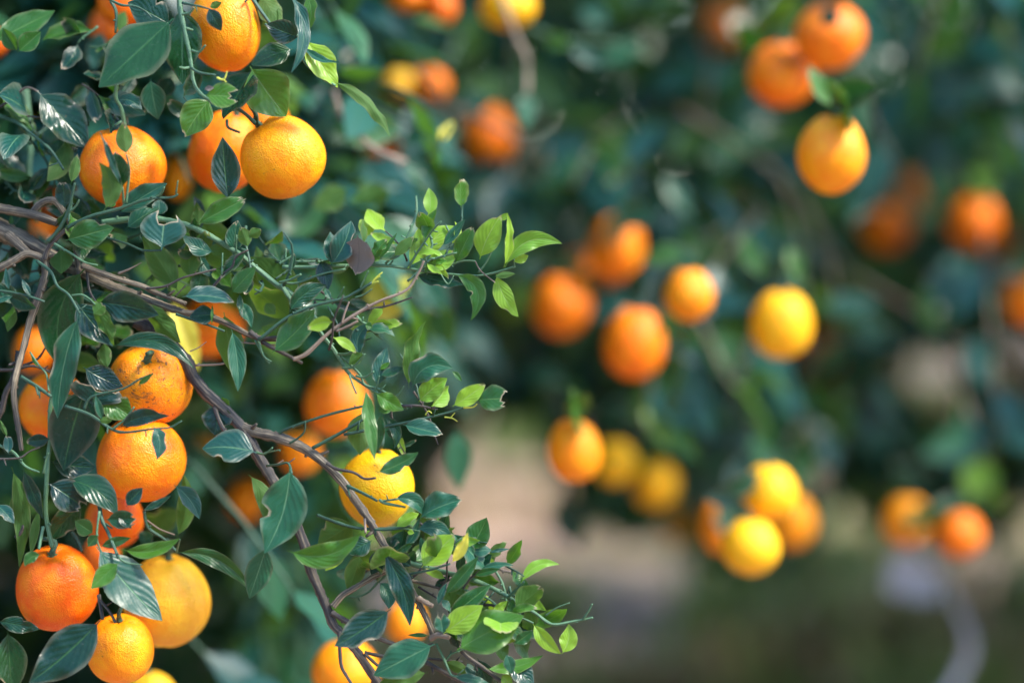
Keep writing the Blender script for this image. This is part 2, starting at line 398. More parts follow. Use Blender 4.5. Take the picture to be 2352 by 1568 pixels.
def scatter_blades():
    rg = random.Random(11); v, f, a = [], [], []
    cl = [(rg.uniform(-2.6, 3.2), rg.uniform(3.8, 9)) for _ in range(22)]
    cl += [(1.0 + rg.uniform(-.3, .5), rg.uniform(4.3, 6.5)) for _ in range(20)] + [(rg.uniform(1.2, 2.6), rg.uniform(7, 14)) for _ in range(9)]
    for _ in range(42):
        y = 4.2 + 4.5 * rg.random() ** 1.3; cl.append((y * rg.uniform(-.21, .22), y))
    for (x, y) in cl:
        rad = rg.uniform(.03, .11); tuft = rg.random()
        for _ in range(rg.randint(40, 110)):
            px, py = x + rg.gauss(0, rad), y + rg.gauss(0, rad); h = rg.uniform(.05, .17); th = rg.uniform(0, 6.28)
            w2 = rg.uniform(.006, .016); lx, ly = math.cos(th) * h * .6, math.sin(th) * h * .6; sx, sy = -math.sin(th) * w2, math.cos(th) * w2
            b = len(v); r_ = min(1, max(0, tuft + rg.gauss(0, .15)))
            v += [(px - sx, py - sy, -.01), (px + sx, py + sy, -.01), (px + sx + lx * .4, py + sy + ly * .4, h * .7), (px - sx + lx * .4, py - sy + ly * .4, h * .7), (px + lx, py + ly, h)]
            f += [(b, b + 1, b + 2, b + 3), (b + 3, b + 2, b + 4)]; a += [r_] * 5
    o = link('grass', mesh_np('grass', v, f, None, {'rnd': a}), None, M['grass'])
    tag(o, 'short green weeds and grass in patches on the brown soil', kind='stuff')
    v, f, a = [], [], []
    for _ in range(5200):
        px, py = rg.uniform(-2.8, 3.4), 3.4 + 11 * rg.random() ** 1.3; s = rg.uniform(.02, .065); th = rg.uniform(0, 6.28); z = rg.uniform(.004, .03)
        dx, dy = math.cos(th) * s, math.sin(th) * s; b = len(v); r_ = rg.random() ** 2.6
        v += [(px - dx, py - dy, z), (px - dy * .45, py + dx * .45, z + rg.uniform(0, .015)), (px + dx, py + dy, z + rg.uniform(0, .02)), (px + dy * .45, py - dx * .45, z + rg.uniform(0, .015))]
        f += [(b, b + 1, b + 2), (b, b + 2, b + 3)]; a += [r_] * 4
    o = link('leaf_litter', mesh_np('leaf_litter', v, f, None, {'rnd': a}), None, M['litter'])
    tag(o, 'dry fallen leaves and chaff strewn over the soil', kind='stuff')
scatter_blades()

# ------------------------------------------------------------------ fruit places, needed before the crowns so that twigs grow round them
FRUIT = []
def fruit_depth(x, rx, ry, D, y=0):
    if (x, y) in ((1412, 1062), (1655, 1208), (2206, 1226), (1583, 678)): return .0275 / (math.sqrt(rx * ry) * MPP)
    if y < 60 and x < 1300: return min(D, 2.70)
    if y > 900 and x > 1000: return .0302 / (math.sqrt(rx * ry) * MPP)
    return D if (D < 2.45 or x < 1000) else min(.0368 / (math.sqrt(rx * ry) * MPP), 3.8)
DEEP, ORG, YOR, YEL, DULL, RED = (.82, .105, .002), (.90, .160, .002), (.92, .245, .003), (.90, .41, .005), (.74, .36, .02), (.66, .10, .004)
# x, y, rx, ry (2352 px), depth, colour, blemish, tilt (stem lean right, stem lean to camera), label
OR = [
 (517, 66, 81, 100, 2.165, (.91, .215, .002), .3, (0, .1), 'large bright orange at the top behind the green hanging stem, cut by the picture edge'),
 (281, 384, 101, 94, 2.170, ORG, .3, (.0, .15), 'orange with three chewed leaves standing up in front of it'),
 (650, 362, 97, 97, 2.165, YOR, .35, (-.7, .1), 'bright round orange under the broad green leaf, small dark nick near its base'),
 (515, 350, 82, 94, 2.24, ORG, .1, (.3, .1), 'orange half hidden behind a dark leaf and the bright round orange'),
 (602, 285, 62, 60, 2.34, ORG, .1, (0, 0), 'orange peeking out just above the bright round orange'),
 (345, 882, 95, 98, 2.165, (.91, .225, .003), 1.35, (.1, .75), 'scarred orange with brown specks and scabs on its yellow skin'),
 (324, 1055, 102, 100, 2.160, ORG, .35, (-.2, .35), 'orange touching the underside of the scarred one, small leaf across its skin'),
 (122, 935, 79, 82, 2.23, ORG, .1, (.2, .2), 'smooth orange behind the long dark leaf, beside the scarred one'),
 (264, 1192, 67, 70, 2.225, DEEP, .1, (0, .2), 'red orange fruit half covered by ragged leaves, over the lowest group'),
 (232, 1276, 40, 44, 2.36, RED, .1, (0, 0), 'dark red orange fruit showing as a sliver behind the largest deep orange one'),
 (130, 1350, 96, 98, 2.160, DEEP, .25, (-.1, .4), 'deep orange fruit with furrowed shoulders and a thick green stalk'),
 (383, 1381, 98, 107, 2.225, DULL, .4, (0, .15), 'large dull yellow orange, pale rimmed, partly under the pointed blue green leaf'),
 (275, 1490, 79, 81, 2.160, YOR, .5, (.1, .35), 'small yellow orange beside the broad dark leaf at the bottom, stubby stalk on top'),
 (348, 1602, 60, 60, 2.34, DULL, .2, (0, 0), 'yellow orange just showing over the bottom edge below the small yellow one'),
 (866, 1120, 87, 90, 2.185, YEL, .35, (0, .2), 'yellow orange crossed by the brown branch, alone in the middle of the leaves'),
 (482, 752, 74, 68, 2.50, ORG, .0, (0, 0), 'blurred orange behind the main limb, above the scarred fruit'),
 (772, 928, 72, 76, 2.48, ORG, .0, (0, 0), 'blurred orange behind thin dark twigs, above the yellow one crossed by a branch'),
 (690, 1040, 48, 50, 2.62, YOR, .0, (0, 0), 'small blurred pale orange right behind the forked brown branch'),
 (572, 1146, 50, 52, 2.72, YOR, .0, (0, 0), 'blurred yellow orange seen between the branch and the large hanging grey green leaf'),
 (455, 1003, 54, 50, 2.75, DULL, .0, (0, 0), 'dim ochre orange in the shade to the right of the scarred fruit'),
 (412, 405, 33, 56, 2.46, YOR, .0, (0, 0), 'pale narrow orange seen between the two fruits of the upper cluster'),
 (794, 1540, 76, 74, 2.36, YOR, .0, (0, 0), 'blurred orange behind the bare twigs at the bottom edge'),
 (932, 1428, 46, 50, 2.50, YOR, .0, (0, 0), 'small blurred orange behind the narrow drooping leaf near the bottom'),
 (45, 335, 72, 72, 2.52, DULL, .0, (0, 0), 'dark ochre orange in the shade left of the fruit with chewed leaves'),
 (118, 440, 50, 48, 2.50, ORG, .0, (0, 0), 'shaded orange just above the looped grey branch'),
 (78, 805, 46, 52, 2.44, ORG, .0, (0, 0), 'brownish blurred orange above the smooth one, behind the brown stem'),
 (100, 527, 34, 34, 2.42, ORG, .0, (0, 0), 'orange showing through the loop of the grey branch'),
 (285, 5, 62, 62, 2.33, DEEP, .0, (0, 0), 'red orange fruit at the top edge behind the two overlapping dark leaves'),
 (240, 62, 36, 44, 2.40, RED, .0, (0, 0), 'dark red orange fruit in the shade beneath the one at the top edge'),
 (-14, 98, 34, 34, 2.36, RED, .0, (0, 0), 'red orange fruit cut by the left edge beside the pale leaf'),
 (1166, 16, 66, 52, 2.90, YEL, .0, (0, 0), 'blurred yellow orange at the top edge behind the thin hanging shoot'),
 (930, -6, 46, 34, 2.66, ORG, .0, (0, 0), 'red blurred orange at the top edge, nearest to the sharp leaves'),
 (1012, 18, 40, 44, 3.20, RED, .0, (0, 0), 'dim brown orange between the red and the yellow fruit of the top edge'),
 (918, 202, 42, 40, 2.90, DULL, .0, (0, 0), 'blurred yellow orange of a pair in the dark gap beside the long olive leaf'),
 (988, 198, 44, 42, 2.86, ORG, .0, (0, 0), 'blurred warm orange of the pair beside the long olive leaf, the one nearer the trunk'),
 (938, 245, 34, 30, 3.20, DULL, .0, (0, 0), 'dim ochre orange directly under the blurred pair'),
 (1122, 315, 62, 72, 2.85, ORG, .0, (0, 0), 'shaded blurred orange under the grey branch, right of the withered shoot tips'),
 (870, 340, 48, 44, 2.66, DEEP, .0, (0, 0), 'dark red orange fruit behind the thin grey twig, beside the bright round orange'),
 (1655, 66, 48, 50, 3.00, ORG, .0, (0, 0), 'blurred orange with a painted cream light spot against its side'),
 (1905, 84, 80, 76, 2.62, ORG, .1, (0, .2), 'uppermost big blurred orange of the right hand trio, a dark leaf on its top'),
 (1795, 172, 78, 74, 2.66, ORG, .1, (0, .2), 'middle blurred orange of the trio, lower and to the left of the uppermost'),
 (1910, 355, 78, 92, 2.60, YOR, .1, (.1, 0), 'lowest blurred orange of the trio, egg shaped and bright'),
 (1415, 572, 64, 78, 2.72, ORG, .0, (0, 0), 'top blurred orange of the cluster beside the bright green shoot tip'),
 (1345, 640, 66, 66, 2.92, ORG, .0, (0, 0), 'dark red orange in shadow inside the cluster beside the shoot tip'),
 (1290, 702, 71, 70, 2.78, ORG, .0, (0, 0), 'blurred orange of the cluster nearest the sharp curled leaves'),
 (1457, 790, 70, 82, 2.74, ORG, .0, (0, 0), 'lowest blurred orange of the cluster, hanging by itself'),
 (1583, 678, 56, 62, 2.80, YOR, .0, (0, 0), 'small blurred orange hanging beneath a long pale leaf'),
 (1795, 745, 73, 82, 2.62, YEL, .0, (0, .1), 'clear yellow blurred orange, alone below the thin grey branches'),
 (1882, 812, 48, 52, 3.10, ORG, .0, (0, 0), 'small reddish blurred orange tucked behind the clear yellow one'),
 (2030, 522, 64, 56, 3.30, ORG, .0, (0, 0), 'reddish blurred orange, wide one left of the far right pair'),
 (2096, 440, 40, 44, 3.50, ORG, .0, (0, 0), 'small reddish blurred orange over the wide one'),
 (2236, 512, 62, 66, 3.20, ORG, .0, (0, 0), 'upper blurred orange of the touching pair near the right edge'),
 (2292, 562, 48, 52, 3.16, ORG, .0, (0, 0), 'lower paler blurred orange of the touching pair near the right edge'),
 (2366, 680, 62, 72, 2.80, ORG, .0, (0, 0), 'blurred orange cut off by the right edge'),
 (2228, 722, 48, 46, 4.10, RED, .0, (0, 0), 'dim brownish orange far back, below the touching pair'),
 (1320, 1036, 62, 72, 2.92, YOR, .0, (0, 0), 'blurred orange at the left end of the low drooping row of fruit'),
 (1412, 1062, 50, 52, 3.02, YEL, .0, (0, 0), 'yellowish blurred orange touching the one at the end of the low row'),
 (1506, 1112, 52, 56, 3.00, YEL, .0, (0, 0), 'pale yellow blurred orange, third of the low drooping row'),
 (1498, 940, 52, 46, 3.40, DULL, .0, (0, 0), 'faint pale yellow orange behind leaves, above the low row'),
 (1270, 812, 46, 46, 3.60, DULL, .0, (0, 0), 'faint ochre orange beneath the cluster beside the shoot tip'),
 (1768, 1130, 66, 64, 2.90, YEL, .0, (0, 0), 'uppermost yellow orange of the low hanging bunch of four'),
 (1822, 1198, 52, 62, 2.98, YOR, .0, (0, 0), 'warm toned orange at the back right of the low hanging bunch of four'),
 (1655, 1208, 46, 64, 2.95, YOR, .0, (0, 0), 'narrow yellow orange at the left of the low hanging bunch of four'),
 (1725, 1256, 66, 66, 2.88, YEL, .0, (0, 0), 'lowest yellow orange of the bunch of four, closest to the ground'),
 (1560, 1195, 44, 46, 3.40, DULL, .0, (0, 0), 'dim ochre orange in shade between the low row and the bunch of four'),
 (2083, 1197, 56, 56, 3.25, YOR, .0, (0, 0), 'left one of the two oranges hanging low over the weedy ground'),
 (2206, 1226, 52, 54, 3.28, ORG, .0, (0, 0), 'right redder one of the two oranges hanging low over the weedy ground'),
 (1946, 1060, 34, 40, 4.00, RED, .0, (0, 0), 'small dim red orange in the gap behind the bunch of four'),
 (2180, 985, 42, 42, 4.00, DEEP, .0, (0, 0), 'dim brown orange among the far leaves over the two low ones'),
 (1500, 138, 44, 42, 3.70, RED, .0, (0, 0), 'dim red orange deep in the dark leaves left of the trio'),
 (2330, 1110, 40, 40, 3.90, RED, .0, (0, 0), 'faint red orange near the right edge at the height of the bunch of four'),
]

for q in OR:
    if not any(k in q[8] for k in ('dim', 'shade', 'dark red', 'faint', 'half hidden', 'peeking')): FRUIT.append((q[0], q[1], (q[2] + q[3]) / 2, fruit_depth(q[0], q[2], q[3], q[4], q[1])))
def hides_fruit(p, f=1.0):
    x, y, D = proj(p)
    for (fx, fy, fr, fd) in FRUIT:
        if D < fd + .03 and (x - fx) ** 2 + (y - fy) ** 2 < (fr * f + (0 if fd < 2.4 or f < .95 else 42 if fy > 900 else 24)) ** 2: return True
    return False

# ------------------------------------------------------------------ crowns
OPEN = [  # where the photograph sees the ground between the crowns (2352 px), no hanging leaves there
    [(1010, 1010), (1220, 990), (1290, 1200), (1400, 1250), (1530, 1255), (1610, 1340), (1860, 1330), (1910, 1190), (2000, 1215), (2040, 1280), (2280, 1300), (2352, 1200), (2500, 1150), (2500, 1900), (1000, 1900)],
    [(1960, 930), (2100, 850), (2200, 800), (2352, 760), (2500, 760), (2500, 960), (2280, 910), (2100, 980)],
    [(-300, 1280), (120, 1290), (480, 1220), (540, 1060), (610, 1060), (620, 1240), (520, 1300), (520, 1900), (-300, 1900)]]
def inside(x, y, poly):
    c = False; j = len(poly) - 1
    for i in range(len(poly)):
        xi, yi = poly[i]; xj, yj = poly[j]
        if (yi > y) != (yj > y) and x < (xj - xi) * (y - yi) / (yj - yi) + xi: c = not c
        j = i
    return c

def crown(rg, centre, radii, ntw, per, size=(.065, .10), dmin=2.3, keep=None, tubes=None, shell=.45, zmin=.22, fr=1.1, tl=(.10, .30)):
    """leaf placements (matrix, size, random) on drooping twigs spread through a crown"""
    out = []; c = Vector(centre)
    for _ in range(ntw):
        d = Vector((rg.gauss(0, 1), rg.gauss(0, 1), rg.gauss(0, 1))).normalized()
        r = shell + (1 - shell) * rg.random() ** .6
        lump = 1 + .13 * math.sin(d.x * 7 + d.z * 5) + .10 * math.sin(d.y * 9 - d.z * 6 + 1)
        o = c + Vector((d.x * radii[0], d.y * radii[1], d.z * radii[2])) * r * lump
        if o.z < zmin: continue
        dr = (d * .8 + Vector((rg.gauss(0, .5), rg.gauss(0, .5), rg.gauss(-.25, .4)))).normalized()
        ln = rg.uniform(*tl); pts = [o]
        for k in range(4):
            dr = (dr + Vector((0, 0, -.14))).normalized(); pts.append(pts[-1] + dr * ln / 4)
        if keep and not keep(pts[-1]): continue
        if keep and not keep(pts[0]): continue
        if tubes is not None: tubes.append(pts)
        for k in range(per):
            s = (k + rg.random()) / per * 4; i = min(int(s), 3); p = pts[i].lerp(pts[i + 1], s - i)
            tw = (pts[i + 1] - pts[i]).normalized()
            ld = (tw * .7 + Vector((rg.gauss(0, .7), rg.gauss(0, .7), rg.gauss(-.25, .55)))).normalized()
            nr = Vector((rg.gauss(0, .45), rg.gauss(0, .45), rg.gauss(.55, .4))) + d * .7
            nr = (nr - ld * nr.dot(ld))
            if nr.length < .05: continue
            nr.normalize(); sx = ld.cross(nr); L = rg.uniform(*size)
            if keep and not keep(p + ld * L): continue
            if fr and (hides_fruit(p + ld * L * .5, fr) or hides_fruit(p + ld * L, fr * .8)) and rg.random() < .97: continue
            out.append((p, sx, ld, nr, L, rg.random(), rg.randrange(8)))
    return out

def in_frame(p, margin=40):
    x, y, D = proj(p); return -margin < x < 2352 + margin and -margin < y < 1568 + margin and D > 0

def place(leaves, parent, n_single, off, mat=None):
    """the leaves that show largest become leaf parts, the rest one foliage part"""
    def score(l):
        x, y, D = proj(l[0] + l[2] * l[4] * .5)
        return (0 if (0 < x < 2352 and 0 < y < 1568) else 100) + D - l[4] * 4
    leaves.sort(key=score)
    for (p, sx, ld, nr, L, r_, k) in leaves[:n_single]:
        o = link('leaf', LOWME[k], parent)
        mtx = Matrix((( sx.x, ld.x, nr.x, 0), (sx.y, ld.y, nr.y, 0), (sx.z, ld.z, nr.z, 0), (0, 0, 0, 1)))
        o.matrix_local = Matrix.Translation(p - off) @ mtx @ Matrix.Scale(L, 4)
    V, F, U, A, b = [], [], [], [], 0
    for (p, sx, ld, nr, L, r_, k) in leaves[n_single:]:
        v, uv, f = LOW[k]
        B = np.array([sx, ld, nr]) * L
        V.append(v @ B + np.array(p - off)); U.append(uv); A.append(np.full(len(v), r_))
        F += [tuple(i + b for i in q) for q in f]; b += len(v)
    if V:
        me = mesh_np('foliage', np.concatenate(V), F, np.concatenate(U), {'rnd': np.concatenate(A)})
        o = link('foliage', me, parent, mat or M['far']); o['kind'] = 'stuff'

def limbs(rg, base, centre, radii, parent, n=9, r0=.05, mat='bark', keep=None):
    """trunk and limbs"""
    T_ = Tubes(); b = Vector(base); c = Vector(centre); fork = Vector((b.x * .6 + c.x * .4, b.y * .6 + c.y * .4, .42))
    T_.tube([b + Vector((0, 0, -.08)), b + Vector((.01, .01, .2)), fork], [r0 * 1.25, r0, r0 * .85], 12, 5, rg, .06)
    T_.build('trunk', M[mat], parent, b)
    for k in range(n):
        th = 2 * math.pi * (k + rg.random() * .6) / n; el = rg.uniform(.1, 1.1)
        d = Vector((math.cos(th) * math.cos(el), math.sin(th) * math.cos(el), math.sin(el)))
        e = c + Vector((d.x * radii[0], d.y * radii[1], d.z * radii[2] * .9)) * .75
        m1 = fork.lerp(e, .35) + Vector((0, 0, .16)); m2 = fork.lerp(e, .7) + Vector((rg.gauss(0, .05), rg.gauss(0, .05), .13))
        if keep and not (keep(m1) and keep(m2) and keep(e)): continue
        T_ = Tubes(); T_.tube([fork, m1, m2, e], [r0 * .55, r0 * .4, r0 * .25, r0 * .1], 8, 5, rg, .06); T_.build('branch', M[mat], parent, b)

def twigs(parent, tubes, off, n_single, mat):
    tubes.sort(key=lambda p: (0 if in_frame(p[2]) else 100) + proj(p[2])[2])
    for pts in tubes[:n_single]:
        T_ = Tubes(); T_.tube(pts, [.0030, .0027, .0024, .002, .0012], 5, 1); T_.build('twig', mat, parent, off)
    T_ = Tubes()
    for pts in tubes[n_single:]: T_.tube(pts, [.0030, .0027, .0024, .002, .0012], 4, 1)
    if T_.v: T_.build('twigwork', mat, parent, off)['kind'] = 'stuff'

def keep_common(dmin):
    def k(p):
        x, y, D = proj(p)
        if p.z < .12: return False
        if D < dmin and -250 < x < 2600 and -250 < y < 1820: return False
        if D < .9 : return False
        if -300 < x < 2500 and y < 1900 and D < 7.5:
            for q in OPEN:
                if inside(x, y, q): return False
        return True
    return k

rg = random.Random(5)
# ---- the tree whose fruit hangs beyond, across the right half
c2, r2 = (.72, 4.2, 1.18), (1.75, 1.4, .88); b2 = Vector((1.5, 4.75, 0))
t2 = empty('orange_tree', b2); tag(t2, 'second orange tree of the row, blurred, its fruit hanging across the middle and right', 'tree', 'orange trees of the row')
k2 = keep_common(2.72); tb = []
lv = crown(rg, c2, r2, 2900, 8, keep=k2, tubes=tb, shell=.5)
lv += crown(rg, (.40, 3.75, .70), (.55, .5, .24), 300, 7, keep=k2, tubes=tb, shell=.1) + crown(rg, (.98, 3.95, .66), (.40, .45, .24), 260, 7, keep=k2, tubes=tb, shell=.1)
limbs(rg, b2, c2, r2, t2, 10, .042, 'bark', k2); twigs(t2, tb, b2, 120, M['bark']); LV_T2 = lv
# ---- the further trees
far = [((3.1, 8.4, 1.15), (1.7, 1.4, .95), 'third orange tree of the row, blurred, beyond the right edge fruit'),
       ((-1.7, 7.2, 1.15), (1.7, 1.4, .95), 'blurred orange tree seen through the gaps behind the near fruiting branches'),
       ((.6, 11.2, 1.3), (2.3, 1.6, 1.15), 'dark far orange tree behind the second tree of the row'),
       ((5.2, 13.2, 1.4), (2.4, 1.7, 1.3), 'far orange tree at the end of the row beyond the weedy strip'),
       ((-3.0, 10.0, 1.3), (2.2, 1.7, 1.15), 'far orange tree hidden mostly behind the near tree crown')]
for c, r_, lab in far:
    b = Vector((c[0], c[1] + .1, 0)); t = empty('orange_tree', b); tag(t, lab, 'tree', 'orange trees of the row')
    kk = keep_common(3.0)
    lv = crown(rg, c, r_, 1500, 8, size=(.08, .13), keep=kk, shell=.5); limbs(rg, b, c, r_, t, 7, .06); place(lv, t, 0, b)

# ---- the near tree: its trunk stands outside the left edge
b1 = Vector((-1.05, 2.75, 0)); c1 = (-.95, 2.95, 1.15); r1 = (1.0, .95, 1.05)
near = empty('orange_tree', b1); tag(near, 'near orange tree in focus with chewed leaves, branches reaching in from the left', 'tree', 'orange trees of the row')
kn = keep_common(2.33)
def keep_near(p):
    if not kn(p): return False
    x, y, D = proj(p)
    if -250 < x < 2600 and -250 < y < 1820:
        lim = 1080 if y < 480 else 1080 - (y - 480) * .25
        if x > lim: return False
        if D < 2.5 and 880 < y < 1300 and x > 420: return False
    return True
tb = []
lv = crown(rg, c1, r1, 1500, 6, size=(.06, .095), keep=keep_near, tubes=tb, shell=.25)
lv += crown(rg, (-.24, 3.05, .58), (.30, .35, .36), 520, 6, size=(.06, .09), keep=keep_near, tubes=tb, shell=.1, zmin=.1)
lv += crown(rg, (-.78, 3.75, .45), (.62, .4, .40), 280, 6, size=(.06, .10), keep=lambda p: proj(p)[2] > 3.2 and p.z > .03 and proj(p)[0] < 720, tubes=tb, shell=.1, zmin=.05)
lv += crown(rg, (-.50, 2.72, 1.08), (.42, .32, .42), 700, 6, size=(.06, .09), keep=keep_near, tubes=tb, shell=.1)
NEAR_RANDOM = lv
limbs(rg, b1, c1, r1, near, 9, .05, 'bark', keep_near); twigs(near, tb, b1, 60, M['dgreen'])

# ---- unseen next orchard row, added behind the photographer: one dense dark mass, it shuts off the low sky
lo_ = []
for k in range(6):
    lo_ += crown(rg, (-7.5 + 3 * k, -3.6 - .3 * (k % 2), 1.5), (1.9, 1.2, 1.5), 330, 7, size=(.15, .26), shell=.55, fr=0, zmin=.05)
V, F_, U_, A_, nb = [], [], [], [], 0
for (p, sx, ld, nr, L, r_, k) in lo_:
    v, uv, f = LOW[k]; V.append(v @ (np.array([sx, ld, nr]) * L) + np.array(p)); U_.append(uv); A_.append(np.full(len(v), r_)); F_ += [tuple(i + nb for i in q) for q in f]; nb += len(v)
tag(link('foliage', mesh_np('foliage', np.concatenate(V), F_, np.concatenate(U_), {'rnd': np.concatenate(A_)}), None, M['far']), 'unseen foliage mass added as the neighbouring orchard row, shuts off the low sky', kind='stuff')

